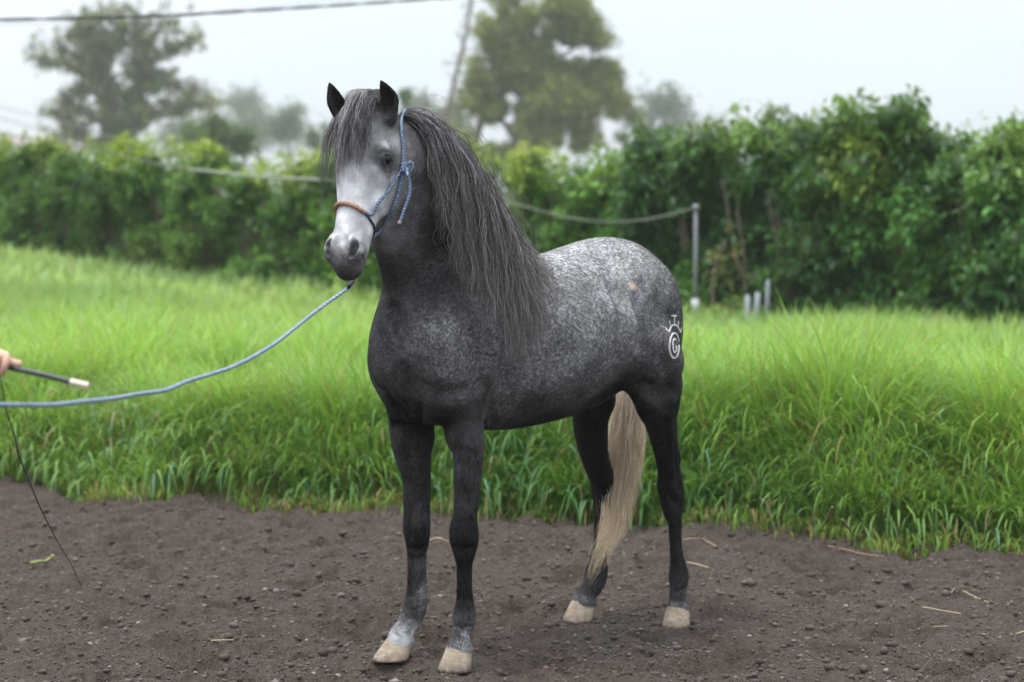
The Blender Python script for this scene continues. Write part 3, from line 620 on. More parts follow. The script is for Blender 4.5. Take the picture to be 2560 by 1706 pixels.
for k,(px,ty,by,Yd) in enumerate(HEDGE+HR):
    right=k>=len(HEDGE); c=P(px,by,Yd); gz=float(ground_h(np.array([c[0]]),np.array([Yd]))[0]); top=P(px,ty-14,Yd)[2]; H=top-gz
    rx=.80 if right else .72; lobes=[]
    nlb=16 if right else 12
    for j in range(nlb):
        f=j/(nlb-1); zz=gz+.35+(H-.65)*f; w=rx*(1.0 if f<.7 else 1.15-.6*(f-.7)/.3)
        lobes.append(((c[0]+hr.uniform(-1,1)*w*.75,Yd+hr.uniform(-.5,.35),zz+hr.uniform(-.1,.1)),(hr.uniform(.30,.50),hr.uniform(.3,.45),hr.uniform(.28,.42))))
    for j in range(4 if right else 3): lobes.append(((c[0]+hr.uniform(-.6,.6),Yd+hr.uniform(-.2,.2),top-hr.uniform(.1,.3)),(.16,.2,.30)))
    lobes.append(((c[0]+hr.uniform(-.25,.25),Yd,top-.22),(.16,.2,.26)))
    cl=ellclumps(lobes,165,hr,.45); cl=cl[cl[:,2]>gz+.06]
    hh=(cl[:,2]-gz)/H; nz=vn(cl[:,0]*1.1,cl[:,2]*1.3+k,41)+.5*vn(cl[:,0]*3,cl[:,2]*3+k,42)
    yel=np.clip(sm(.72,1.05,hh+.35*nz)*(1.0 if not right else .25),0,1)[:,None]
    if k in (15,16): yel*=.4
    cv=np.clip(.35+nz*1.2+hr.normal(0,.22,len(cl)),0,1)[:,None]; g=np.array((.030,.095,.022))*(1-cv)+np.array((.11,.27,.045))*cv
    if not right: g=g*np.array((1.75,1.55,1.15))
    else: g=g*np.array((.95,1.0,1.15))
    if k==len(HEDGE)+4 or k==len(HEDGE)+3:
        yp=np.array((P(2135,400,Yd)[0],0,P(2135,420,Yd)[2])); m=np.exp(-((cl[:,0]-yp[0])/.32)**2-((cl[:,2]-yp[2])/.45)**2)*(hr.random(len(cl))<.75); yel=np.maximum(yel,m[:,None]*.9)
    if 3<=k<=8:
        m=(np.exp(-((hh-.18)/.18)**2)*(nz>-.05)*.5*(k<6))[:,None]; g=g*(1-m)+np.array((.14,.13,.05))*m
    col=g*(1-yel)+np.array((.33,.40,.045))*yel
    tr=[([(c[0]+hr.uniform(-.2,.2),Yd,gz-.1),(c[0],Yd+.05,gz+H*.4),(c[0]+hr.uniform(-.2,.2),Yd,gz+H*.8)],.05,.02)]
    for q in range(4): a=hr.uniform(-.55,.55); tr.append(([(c[0]+a*.4,Yd+.05,gz-.05),(c[0]+a*.8,Yd,gz+H*.3),(c[0]+a*1.2,Yd+.05,gz+H*.7)],.03,.012))
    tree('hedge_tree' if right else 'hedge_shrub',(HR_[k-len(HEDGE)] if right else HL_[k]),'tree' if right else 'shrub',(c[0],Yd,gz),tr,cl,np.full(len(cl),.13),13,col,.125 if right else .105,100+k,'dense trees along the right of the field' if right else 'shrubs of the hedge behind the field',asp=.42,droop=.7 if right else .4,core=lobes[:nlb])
# second row behind, closes the gaps
for k,(px,ty,by,Yd) in enumerate([(30,372,0,39.5),(160,392,0,39),(270,395,0,38),(390,405,0,37.5),(345,400,0,37.8),(460,392,0,37),(690,440,0,35),(1010,400,0,33),(1220,425,0,31.5),(1420,425,0,30.5),(1620,395,0,29),(1735,380,0,28.5),(1860,345,0,28),(1990,350,0,27.5),(2100,330,0,27),(2310,330,0,26.3),(2430,345,0,26),(2540,360,0,25.6)]):
    x=P(px,500,Yd)[0]; gz=float(ground_h(np.array([x]),np.array([Yd]))[0]); top=P(px,ty,Yd)[2]; H=top-gz; lobes=[((x+hr.uniform(-.5,.5),Yd+hr.uniform(-.3,.3),gz+.3+(H-.7)*j/9),(.5,.45,.4)) for j in range(10)]
    cl=ellclumps(lobes,120,hr,.3); nz=vn(cl[:,0]*1.3,cl[:,2]*1.3+k,43)[:,None]+.5
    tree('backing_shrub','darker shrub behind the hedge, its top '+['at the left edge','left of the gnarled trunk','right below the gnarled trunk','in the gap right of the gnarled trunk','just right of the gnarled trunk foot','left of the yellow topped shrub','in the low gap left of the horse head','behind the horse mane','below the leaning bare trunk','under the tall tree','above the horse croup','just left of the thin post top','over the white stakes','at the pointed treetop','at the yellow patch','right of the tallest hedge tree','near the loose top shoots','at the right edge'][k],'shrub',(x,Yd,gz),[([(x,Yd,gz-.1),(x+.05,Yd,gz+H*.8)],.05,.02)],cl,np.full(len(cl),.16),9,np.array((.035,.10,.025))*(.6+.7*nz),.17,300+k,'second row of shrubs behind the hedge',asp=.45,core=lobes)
# brownish bare bush right of the post
cl=ellclumps([((P(1800,620,25)[0],25,P(1800,620,25)[2]),(.30,.3,.32)),((P(1790,690,25)[0],25,P(1790,690,25)[2]),(.26,.3,.22)),((P(1850,650,25.4)[0],25.2,P(1850,650,25.4)[2]),(.2,.3,.25))],90,hr,.3)
b=P(1785,770,25); gz=float(ground_h(np.array([b[0]]),np.array([25.]))[0])
tree('dry_bush','olive brown bush with bare grey stems right of the thin post','bush',(b[0],25,gz),[([(b[0],25,gz-.1),P(1783,740,25),P(1785,690,25),P(1800,620,25)],.03,.015),([(P(1866,780,25)[0],25,gz-.1),P(1864,730,25),P(1858,680,25),P(1825,635,25)],.03,.015),([P(1785,700,25),P(1795,650,25.1),P(1815,600,25)],.022,.012)],cl,np.full(len(cl),.11),10,np.where(hr.random((len(cl),1))<.5,np.array((.20,.19,.07)),np.array((.22,.26,.08))),.075,77)
b=P(1835,760,24); cl=ellclumps([((b[0],24,b[2]),(.2,.2,.13)),((b[0]-.15,24,b[2]-.08),(.2,.2,.1))],160,hr,.3)
tree('low_bush','low yellow green bush between the bare stems and the white stakes','bush',(b[0],24,gz),[([(b[0],24,gz),(b[0],24,b[2]+.05)],.012,.006)],cl,np.full(len(cl),.08),10,np.tile(np.array((.24,.33,.07)),(len(cl),1)),.07,78)
# ================================================================ FAR TREES
def W(pts,Y): return [tuple(P(a,b,Y+(c[0] if c else 0))) for a,b,*c in pts]
def twigs(limbs,r,per,ln,Y):
    K=Y/64; ln=ln*K; st_=.3*K
    """side branches off limbs with clump centres"""
    tw=[];cl=[]
    for pts,r0,r1 in limbs:
        Q=crv(pts,st_)
        for p in Q[::1]:
            for _ in range(per):
                d=r.normal(0,1,3); d[2]=abs(d[2])*.6+.1; d/=np.linalg.norm(d); L_=ln*r.uniform(.4,1.3); m=p+d*L_*.5+r.normal(0,.08*K,3); e_=p+d*L_+r.normal(0,.12*K,3)
                tw.append(([p,m,e_],.022*K,.008*K)); cl.append(e_); cl.append(m)
    return tw,np.array(cl)
rr=np.random.default_rng(5); Y1=150
limbs=[([*W([(305,420),(300,375),(290,330),(272,270),(262,200),(250,140),(240,95)],Y1)],.34,.10),
([*W([(300,380),(325,310),(340,240),(348,170),(345,110),(335,60)],Y1)],.26,.08),
([*W([(285,320),(262,250),(232,205),(195,175),(150,160),(95,152)],Y1)],.20,.05),
([*W([(262,270),(225,215),(190,235),(160,262)],Y1)],.12,.05),
([*W([(300,350),(240,300),(190,285),(150,290),(128,285)],Y1)],.14,.04),
([*W([(290,385),(235,350),(190,325),(160,345),(140,350)],Y1)],.14,.04),
([*W([(318,320),(360,290),(410,285),(455,270),(500,262),(515,266)],Y1)],.20,.05),
([*W([(340,250),(385,210),(430,215),(480,235)],Y1)],.13,.04),
([*W([(345,200),(380,150),(430,130),(475,110),(490,100)],Y1)],.13,.04),
([*W([(348,150),(370,100),(400,65),(430,60)],Y1)],.10,.03),
([*W([(258,170),(215,120),(190,90),(210,60)],Y1)],.12,.03),([*W([(252,130),(280,90),(300,55),(310,40)],Y1)],.10,.03),([*W([(235,180),(180,135),(150,120)],Y1)],.10,.03),([*W([(250,120),(225,75),(250,48)],Y1)],.08,.03)]
tw,cl=twigs(limbs,rr,5,.55,Y1); cl=np.concatenate([cl,cl+rr.normal(0,.16*Y1/64,cl.shape)]); k=rr.random(len(cl))<.66; cl=cl[k]
iv=ellclumps([(tuple(P(a,b,Y1-.3)),(c*Y1/F_PX,1.0,d*Y1/F_PX)) for a,b,c,d in ((330,250,50,60),(300,320,50,50),(360,200,36,46),(345,300,50,26),(260,230,26,40),(410,205,30,22),(200,170,30,20),(235,110,30,24),(170,305,30,20),(205,335,36,22),(440,275,30,14),(430,120,24,18),(300,95,30,26),(470,245,24,16))],70*(64/Y1)**2*.6,rr,.2)
allc=np.concatenate([cl,iv]); gk=rr.random((len(allc),1)); px_=proj(allc)[:,0]
col=np.where(gk<.45,np.array((.19,.17,.11)),np.array((.16,.20,.07))); col[len(cl):]=np.where(px_[len(cl):,None]>285,np.array((.075,.18,.075)),np.array((.15,.17,.07)))
b=P(305,430,Y1); K1=Y1/64; tree('gnarled_tree','big gnarled tree with moss laden crooked limbs rising above the left hedge','tree',tuple(b),[(l_[0],l_[1]*K1*.9,l_[2]*K1*.8) for l_ in limbs]+[([(b[0],Y1,-1.9),(b[0],Y1,b[2]+.3)],.42*K1,.34*K1)]+tw,allc,np.full(len(allc),.17*K1),11,col,.15*K1,55,mat=far_m,asp=.55,droop=.5,bark=simple('mossy bark',(.17,.15,.11),.95,.1,.35,3,.6))
Y2=135; S=Y2/F_PX
blobs=[(1215,70,36,48),(1265,-8,60,40),(1400,5,90,50),(1440,60,70,50),(1500,200,60,60),(1420,240,90,60),(1195,240,50,60),(1545,260,36,40),(1150,330,75,50),(1210,375,90,40),(1430,345,80,50),(1095,365,50,30),(1380,150,150,90),(1330,260,170,80),(1300,180,90,110),(1330,330,150,60),(1330,45,90,60),(1275,25,55,40),(1400,95,70,55),(1480,105,62,58),(1500,160,46,42),(1250,110,66,50),(1340,140,70,45),(1205,190,52,60),(1290,210,80,56),(1400,190,64,44),(1250,275,90,50),(1370,270,90,50),(1460,265,56,40),(1180,290,60,56),(1330,340,110,40),(1240,360,90,40),(1455,310,46,40),(1515,225,40,34),(1130,330,46,36),(1420,352,60,30),(1460,60,40,26),(1530,190,26,24)]
cl=ellclumps([(tuple(P(a,b_,Y2+rr.uniform(-1,1))),(c*S,2.0,d*S)) for a,b_,c,d in blobs],34*(58/Y2)**2*1.5,rr,.1); K2=Y2/58; nz=vn(cl[:,0]*1.2/K2,cl[:,2]*1.6/K2,61)+.5*vn(cl[:,0]*3.2/K2,cl[:,2]*3.5/K2,62)
cl=cl[nz>-.27]; nz=vn(cl[:,0]*.9/K2,cl[:,2]*1.9/K2,63)[:,None]+.5
limb2=[(W([(1285,440),(1300,300),(1320,180),(1335,60)],Y2),.22,.06),(W([(1180,430),(1200,300),(1235,170),(1245,60),(1247,-20)],Y2),.14,.05),(W([(1300,330),(1380,240),(1460,190),(1500,150)],Y2),.10,.03),(W([(1330,250),(1400,150),(1470,100)],Y2),.09,.03),(W([(1290,360),(1240,270),(1215,200)],Y2),.09,.03),(W([(1330,380),(1400,330),(1470,280),(1520,230)],Y2),.08,.03),(W([(1310,250),(1270,140),(1280,40)],Y2),.08,.03)]
b=P(1285,440,Y2); tree('tall_tree','tall broad olive green tree behind the hedge in the middle','tree',tuple(b),[(l_[0],l_[1]*K2,l_[2]*K2) for l_ in limb2]+[([(b[0],Y2,-1.9),tuple(b)],.28*K2,.22*K2)],cl,np.full(len(cl),.23*K2),12,np.array((.13,.165,.045))*(1-nz)+np.array((.27,.29,.08))*nz,.14*K2,56,mat=far_m,asp=.5,bark=simple('grey bark',(.2,.17,.14),.95,.1,.3,3,.5))
Y3=110; b=P(1095,420,Y3); tb=[([(b[0],Y3,-1.9),*W([(1095,420),(1106,350),(1122,270),(1143,180),(1160,110),(1172,50),(1180,-30)],Y3)],.17,.10)]
tw,cl=twigs([(tb[0][0][2:],0,0)],rr,2,.45,Y3); cl=cl[rr.random(len(cl))<.35]
tree('bare_trunk','slim leaning almost bare trunk left of the tall tree','tree',tuple(b),tb+tw,cl,np.full(len(cl),.28),8,np.tile(np.array((.19,.19,.11)),(len(cl),1)),.20,57,mat=far_m)
Y4=140; cl=ellclumps([(tuple(P(a,b_,Y4)),(c*Y4/F_PX,1.2,d*Y4/F_PX)) for a,b_,c,d in ((1560,250,34,30),(1585,290,36,26),(1530,275,26,26),(1555,340,30,10),(1600,310,20,18),(1545,225,20,20))],11,rr,.2); b=P(1558,400,Y4)
tree('slim_tree','small slim tree at the right foot of the tall tree','tree',tuple(b),[([(b[0],Y4,-1.9),*W([(1558,400),(1560,350),(1566,300),(1560,250)],Y4)],.2,.07),(W([(1562,330),(1540,290),(1530,270)],Y4),.04,.02),(W([(1564,320),(1585,290)],Y4),.04,.02)],cl,np.full(len(cl),.46),11,np.where(rr.random((len(cl),1))<.5,np.array((.17,.17,.09)),np.array((.14,.19,.06))),.30,58,mat=far_m,asp=.5)
def round_tree(name,px,py,rx,ry,Yd,label,col,seed,dens=30,leaf=.2,n=14,cat='tree',group=None):
    r=np.random.default_rng(seed); S=Yd/F_PX; lob=[]
    for _ in range(n):
        a=r.uniform(0,6.28); q=math.sqrt(r.random())*.72; lob.append((tuple(P(px+rx*q*math.cos(a),py+ry*q*math.sin(a),Yd+r.uniform(-1,1))),(rx*S*.38,rx*S*.38,ry*S*.36)))
    cl=ellclumps(lob,dens/(S/.014)**3,r,.35); nz=vn(cl[:,0]*.6,cl[:,2]*.8,seed)[:,None]+.5; b=P(px,py+ry*1.5,Yd)
    return tree(name,label,cat,(b[0],Yd,b[2]),[([(b[0],Yd,-1.5),tuple(P(px,py+ry*.6,Yd)),tuple(P(px+rx*.1,py-ry*.2,Yd))],.012*Yd*.3,.05)],cl,np.full(len(cl),leaf*1.6*max(1,Yd/150)),11,np.array(col)*(.7+.6*nz),leaf,seed,group,mat=far_m,asp=.6)
round_tree('round_tree',548,345,112,66,90,'round topped dark tree between the gnarled tree and the horse head',(.085,.135,.055),501,n=24)
round_tree('misty_tree',722,312,44,44,260,'pale misty tree left of the horse ears',(.09,.13,.09),502,leaf=0.7,group='trees fading in the mist')
round_tree('misty_tree',800,352,52,50,150,'greyish green misty tree touching the horse forelock',(.10,.13,.07),503,leaf=.25,group='trees fading in the mist')
round_tree('misty_tree',610,265,36,24,380,'faint far treetop above the round topped tree',(.09,.12,.09),504,leaf=0.9,group='trees fading in the mist')
round_tree('misty_tree',1655,290,70,62,300,'large pale misty tree right of the slim tree',(.08,.11,.09),505,leaf=0.9,n=18,group='trees fading in the mist')
round_tree('misty_tree',1775,330,50,22,420,'faint low treetop in the mist above the hedge, left of the pointed tree',(.09,.12,.10),506,leaf=0.9,group='trees fading in the mist')
round_tree('misty_tree',1040,280,50,44,280,'pale misty tree behind the crest of the mane',(.09,.12,.09),507,leaf=0.7,group='trees fading in the mist')
round_tree('misty_tree',1010,235,14,16,100,'small sparse treetop just right of the horse ear',(.09,.15,.08),508,leaf=.2,n=5,group='trees fading in the mist')
round_tree('misty_tree',500,235,24,26,420,'very faint treetop right of the gnarled tree',(.1,.12,.1),509,leaf=.6,group='trees fading in the mist')
round_tree('misty_tree',650,325,70,40,330,'faint misty tree low over the hedge, right of the round topped tree',(.09,.125,.09),849,leaf=.9,n=16,group='trees fading in the mist')
round_tree('misty_tree',870,345,55,42,300,'misty tree behind the forelock',(.09,.125,.09),818,leaf=.9,n=16,group='trees fading in the mist')
round_tree('misty_tree',1715,355,80,40,360,'faint wide misty treetops over the hedge, right of the large pale misty tree',(.09,.125,.09),844,leaf=.9,n=16,group='trees fading in the mist')
round_tree('misty_tree',1110,300,60,44,270,'misty tree behind the leaning bare trunk',(.09,.125,.09),808,leaf=.9,n=16,group='trees fading in the mist')
round_tree('misty_tree',460,330,60,44,340,'faint misty treetop between the gnarled and the round topped tree',(.09,.125,.09),841,leaf=.9,n=16,group='trees fading in the mist')
# ================================================================ THIN POST, CABLES, STAKES, BUILDING
def gz_at(x,y): return float(ground_h(np.array([x]),np.array([y]))[0])
YP=24.2; pb=P(1738,790,YP); gz=gz_at(pb[0],YP); top=P(1738,517,YP)
post=empty('fence_post',(pb[0],YP,gz),'thin grey metal post with a white foot, holding the end of the sagging cable','post')
V,F,_=tube([(pb[0],YP,gz+.30),(pb[0],YP,gz+.9),(pb[0],YP,top[2]-.02)],.022,12); mesh('shaft',V,F,simple('galvanised post',(.17,.18,.19),.55,.4,.3,8),post)
V,F,_=tube([(pb[0],YP,gz-.1),(pb[0],YP,gz+.24)],.036,12); mesh('blue_foot',V,F,simple('teal paint',(.10,.26,.28),.6),post)
V,F,_=tube([(pb[0],YP,P(0,784,YP)[2]),(pb[0],YP,P(0,748,YP)[2])],.045,12); mesh('white_band',V,F,simple('white paint post',(.5,.5,.52),.6),post)
V,F=lathe([(0,.03),(.03,.025),(.042,.0),(.042,-.03),(.0,-.03)],(pb[0],YP,top[2]),12); mesh('cap',V,F,simple('grey cap',(.25,.25,.24),.6),post)
cp=[(-300,250,34),(-60,322,32),(110,350,31),(230,373,30),(390,410,29),(480,424,28.4),(600,437,27.8),(790,450,27),(1000,455,26.4),(1180,467,26),(1250,497,25.6),(1330,522,25.2),(1430,546,24.9),(1530,556,24.6),(1640,545,24.4),(1738,520,YP)]
V,F,_=tube(crv([P(*c) for c in cp],.12),.011,8); tag(mesh('sagging_cable',V,F,simple('old cable',(.14,.16,.12),.7,.3,.4,2),origin=P(1738,520,YP)),'long grey green cable sagging in front of the hedge to the thin post','cable')
V,F,_=tube(crv([P(*c) for c in [(470,423,28.35),(600,437,27.75),(700,445,27.3),(800,450,26.9)]],.12),.0165,8); tag(mesh('cable_sleeve',V,F,simple('pale sleeve',(.30,.31,.28),.6),origin=P(600,437,27.7)),'pale sleeve round the sagging cable left of the horse head','cable sleeve')
def tw_cable(name,pts,sep,r,label,mat):
    Q=crv([P(*c) for c in pts],.1); s=np.concatenate([[0],np.cumsum(np.linalg.norm(np.diff(Q,axis=0),axis=1))])
    parts=[]
    for e in (0,math.pi): 
        D=np.stack([0*s,np.cos(s*6.5+e),np.sin(s*6.5+e)],-1)*sep; parts.append(tube(Q+D,r,6)[:2])
    V,F=joinm(parts); tag(mesh(name,V,F,mat,origin=Q[0]),label,'cable')
cm=simple('black cable',(.045,.055,.055),.6)
tw_cable('twisted_cable',[(-1500,70,15.5),(-800,62,17.2),(-200,52,19),(0,50,19.4),(240,45,20),(430,39,20.6),(620,28,21.2),(870,12,22),(1100,-4,22.8),(1400,-28,24)],.010,.0085,'dark twisted overhead cable crossing the sky at the top left',cm)
V,F,_=tube(crv([P(*c) for c in [(-1500,100,20),(-800,84,22),(-200,68,24),(0,61,24.6),(120,58,25),(300,48,25.6),(600,24,26.6),(900,-5,27.5)]],.2),.0045,6); tag(mesh('thin_cable',V,F,simple('thin cable',(.2,.22,.24),.6),origin=P(0,61,24.6)),'thin pale wire just below the twisted overhead cable','cable')
for a,b_,yy,lb in ((268,300,70,'upper faint slanting wire at the far left above the hazy roof'),(296,345,66,'lower faint slanting wire in front of the hazy roof')):
    V,F,_=tube(crv([P(-200,a-20,yy),P(0,a,yy),P(330,b_+60,yy),P(420,b_+95,yy)],.5),.018,6); tag(mesh('slanting_wire',V,F,simple('haze wire'+str(a),(.25,.25,.27),.7),origin=P(0,a,yy)),lb,'wire')
# hazy building at the far left
YB=260; bl=empty('far_building',(P(0,420,YB)[0],YB,P(0,420,YB)[2]),'long hazy building with a pale reddish roof at the far left above the hedge','building')
R0,R1=P(-420,285,YB),P(200,352,YB+30)
V=[R0,R1,R1+np.array((2.2,-1.5,-1.6)),R0+np.array((-.5,-4.5,-2.0)),R0+(0,9,-2.0),R1+(3.5,6,-1.6)]
V=np.array([np.array(v,float) for v in V]); Vt=np.concatenate([V,V-(0,0,.12)])
mesh('roof',Vt,[np.array([[0,3,2,1],[0,1,5,4],[7,8,9,6],[10,11,7,6],[3,9,8,2],[1,2,8,7]])],simple('reddish roof',(.36,.31,.31),.8),bl,smooth=False)
wl=V[[3,2,5,4]]*1.0; wb=wl.copy(); wb[:,2]=-1; Vw=np.concatenate([wl*np.array((1,1,1))+np.array((0,.4,.0)),wb+np.array((0,.4,0))])
mesh('wall',Vw,[np.array([[0,4,5,1],[1,5,6,2],[2,6,7,3],[3,7,4,0]])],simple('pale wall',(.55,.56,.56),.9),bl,smooth=False)
for j in range(6):
    f=(j+.5)/6; p=Vw[0]*(1-f)+Vw[1]*f; q=nrm(Vw[1]-Vw[0]); nn=np.array((q[1],-q[0],0)); p=p-np.array((0,0,1.2))+nn*.03
    Vq=np.array([p-q*.5-(0,0,.5),p+q*.5-(0,0,.5),p+q*.5+(0,0,.5),p-q*.5+(0,0,.5)]); Vq=np.concatenate([Vq,Vq-nn*.1])
    mesh('window',Vq,[np.array([[0,1,2,3],[4,7,6,5],[0,4,5,1],[1,5,6,2],[2,6,7,3],[3,7,4,0]])],simple('far window',(.2,.24,.27),.3) if j==0 else bpy.data.materials['far window'],bl,smooth=False)
# white stakes
wm=simple('weathered white paint',(.34,.37,.40),.8,.2,.2,9)
for x0,y0,x1,y1,yy,w_,lb in ((1869,745,1866,800,23.6,.062,'left of the two short white stakes below the dark trees'),(1894,738,1884,800,23.7,.062,'right hand leaning one of the two short white stakes below the dark trees'),(1920,706,1914,752,24.1,.045,'taller grey white stake standing behind the two short ones')):
    a=P(x0,y0,yy); b=P(x1,y1,yy); b[2]=gz_at(b[0],yy)-.05
    Q=[]; 
    for p,s_ in ((b,1),(a,1),(a+np.array((0,0,.035)),.35)):
        for dx,dy in ((-1,-1),(1,-1),(1,1),(-1,1)): Q.append((p[0]+dx*w_*.5*s_,p[1]+dy*w_*.3*s_,p[2]))
    F=[];
    for k in (0,4):
        for j in range(4): F.append([k+j,k+(j+1)%4,k+4+(j+1)%4,k+4+j])
    F.append([3,2,1,0]); F.append([8,9,10,11])
    o=mesh('white_stake',np.array(Q),[np.array(F)],wm,smooth=False,origin=b); tag(o,lb,'stake')
# ================================================================ THE HORSE
g=Grid((-.78,-.42,0.03),(1.34,.50,2.24),HRES); build_horse(g)
bp,bf=g.mesh(); bf=bf[:,::-1]      # the body frame is left handed
# light smoothing of the trunk (not the head)
e=np.concatenate([bf[:,[0,1]],bf[:,[1,2]],bf[:,[2,3]],bf[:,[3,0]]]); deg=np.bincount(e[:,0],minlength=len(bp))+np.bincount(e[:,1],minlength=len(bp))
hd=hb(.28,-.08,0); mk=sm(.40,.52,np.linalg.norm(bp-hd,axis=1))*.75+.12
for it in range(2):
    for lam in (.55,-.57):
        A=np.stack([np.bincount(e[:,0],bp[e[:,1],k],len(bp))+np.bincount(e[:,1],bp[e[:,0],k],len(bp)) for k in range(3)],-1)/deg[:,None]
        bp=bp+(A-bp)*(mk*lam)[:,None]
print('horse verts',len(bp))
def SDFs(p):
    q=(p-g.lo)/g.h; i=np.clip(np.floor(q).astype(int),0,g.n-2); f=q-i; r=0
    for a in (0,1):
        for b in (0,1):
            for c in (0,1):
                r=r+g.D[i[:,0]+a,i[:,1]+b,i[:,2]+c]*(f[:,0] if a else 1-f[:,0])*(f[:,1] if b else 1-f[:,1])*(f[:,2] if c else 1-f[:,2])
    return r
def SDFg(p,e_=.008):
    G_=np.stack([SDFs(p+e_*np.eye(3)[k])-SDFs(p-e_*np.eye(3)[k]) for k in range(3)],-1); return G_/(np.linalg.norm(G_,axis=1)[:,None]+1e-9)
# coat: hair colouring per region with some light and shade painted in (s, side, z, albedo)
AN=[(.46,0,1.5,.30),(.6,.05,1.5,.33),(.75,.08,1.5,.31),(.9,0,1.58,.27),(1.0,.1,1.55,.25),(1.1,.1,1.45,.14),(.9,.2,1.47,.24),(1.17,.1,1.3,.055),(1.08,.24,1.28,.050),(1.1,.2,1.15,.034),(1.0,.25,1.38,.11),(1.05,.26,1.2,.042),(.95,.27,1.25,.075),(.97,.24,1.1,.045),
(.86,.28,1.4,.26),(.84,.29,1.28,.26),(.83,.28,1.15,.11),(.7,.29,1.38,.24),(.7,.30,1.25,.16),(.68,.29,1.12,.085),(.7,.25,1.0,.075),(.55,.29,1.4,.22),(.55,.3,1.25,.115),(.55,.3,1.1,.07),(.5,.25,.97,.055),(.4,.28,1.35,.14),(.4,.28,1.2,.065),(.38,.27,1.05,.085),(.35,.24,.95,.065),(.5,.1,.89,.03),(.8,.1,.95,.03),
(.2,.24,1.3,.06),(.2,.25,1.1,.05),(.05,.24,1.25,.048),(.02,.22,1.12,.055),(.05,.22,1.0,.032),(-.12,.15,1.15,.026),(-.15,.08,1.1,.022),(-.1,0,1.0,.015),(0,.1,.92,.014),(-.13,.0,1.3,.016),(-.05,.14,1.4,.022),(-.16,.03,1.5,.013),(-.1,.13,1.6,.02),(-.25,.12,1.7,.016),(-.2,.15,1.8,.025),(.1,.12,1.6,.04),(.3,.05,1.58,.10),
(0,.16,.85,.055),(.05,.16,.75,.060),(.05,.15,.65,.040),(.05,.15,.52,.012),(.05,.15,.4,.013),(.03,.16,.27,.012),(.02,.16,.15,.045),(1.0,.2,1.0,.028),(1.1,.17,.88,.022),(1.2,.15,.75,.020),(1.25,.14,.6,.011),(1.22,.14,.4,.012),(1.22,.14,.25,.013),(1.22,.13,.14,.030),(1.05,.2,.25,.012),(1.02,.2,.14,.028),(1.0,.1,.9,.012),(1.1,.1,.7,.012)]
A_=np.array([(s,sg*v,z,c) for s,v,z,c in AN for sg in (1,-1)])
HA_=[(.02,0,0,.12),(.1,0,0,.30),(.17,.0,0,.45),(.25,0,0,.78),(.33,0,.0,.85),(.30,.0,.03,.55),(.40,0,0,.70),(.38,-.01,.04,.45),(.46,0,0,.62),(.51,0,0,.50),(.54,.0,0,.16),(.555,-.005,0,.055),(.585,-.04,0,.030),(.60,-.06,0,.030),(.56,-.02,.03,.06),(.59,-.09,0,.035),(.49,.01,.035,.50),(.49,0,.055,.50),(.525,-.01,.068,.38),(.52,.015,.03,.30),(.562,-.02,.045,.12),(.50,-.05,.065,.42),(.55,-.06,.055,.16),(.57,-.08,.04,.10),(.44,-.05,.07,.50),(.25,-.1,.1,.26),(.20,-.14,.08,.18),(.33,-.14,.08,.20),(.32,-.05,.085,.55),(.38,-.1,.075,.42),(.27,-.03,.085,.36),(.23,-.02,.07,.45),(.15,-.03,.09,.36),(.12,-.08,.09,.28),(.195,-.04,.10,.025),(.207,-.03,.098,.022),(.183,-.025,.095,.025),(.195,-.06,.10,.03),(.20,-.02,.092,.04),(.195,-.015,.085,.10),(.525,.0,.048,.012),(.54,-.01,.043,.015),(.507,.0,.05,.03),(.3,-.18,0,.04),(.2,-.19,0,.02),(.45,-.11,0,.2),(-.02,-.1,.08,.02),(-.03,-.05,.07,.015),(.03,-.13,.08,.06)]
for x,y,Y_,c in ((1100,865,7.15,.13),(1120,900,7.15,.10),(1060,860,7.15,.075),(1180,950,7.1,.07),(930,900,7.45,.055),(960,960,7.3,.04),(1320,950,7.3,.12),(1400,930,7.4,.11),(1380,850,7.4,.10),(1300,880,7.3,.085),(1450,900,7.5,.10),(1480,820,7.5,.11),(1350,1030,7.4,.07),(1250,1020,7.3,.07),(1232,980,7.2,.018),(1270,950,7.25,.10),(1300,1000,7.3,.085),(1570,860,7.7,.085)): A_=np.concatenate([A_,[(*toB(P(x,y,Y_)),c)]])  # elbow crease shade and shoulder light painted into the coat colour
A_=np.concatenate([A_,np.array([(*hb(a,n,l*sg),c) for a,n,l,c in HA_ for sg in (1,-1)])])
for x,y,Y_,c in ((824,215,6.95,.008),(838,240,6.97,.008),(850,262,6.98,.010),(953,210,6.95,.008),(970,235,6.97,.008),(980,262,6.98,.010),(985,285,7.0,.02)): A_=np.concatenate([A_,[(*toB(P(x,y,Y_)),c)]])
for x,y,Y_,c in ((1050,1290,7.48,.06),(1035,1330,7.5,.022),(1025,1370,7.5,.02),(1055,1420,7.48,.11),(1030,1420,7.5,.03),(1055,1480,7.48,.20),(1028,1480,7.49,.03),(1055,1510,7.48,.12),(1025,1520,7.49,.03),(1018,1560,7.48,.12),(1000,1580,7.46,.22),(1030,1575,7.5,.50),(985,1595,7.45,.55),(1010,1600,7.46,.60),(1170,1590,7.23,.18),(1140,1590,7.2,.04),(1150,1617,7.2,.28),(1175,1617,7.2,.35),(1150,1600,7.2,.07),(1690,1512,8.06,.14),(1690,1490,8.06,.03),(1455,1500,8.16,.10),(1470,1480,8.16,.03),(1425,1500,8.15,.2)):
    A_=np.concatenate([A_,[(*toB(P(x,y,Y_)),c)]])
co=np.zeros(len(bp)); lc=np.log(A_[:,3])
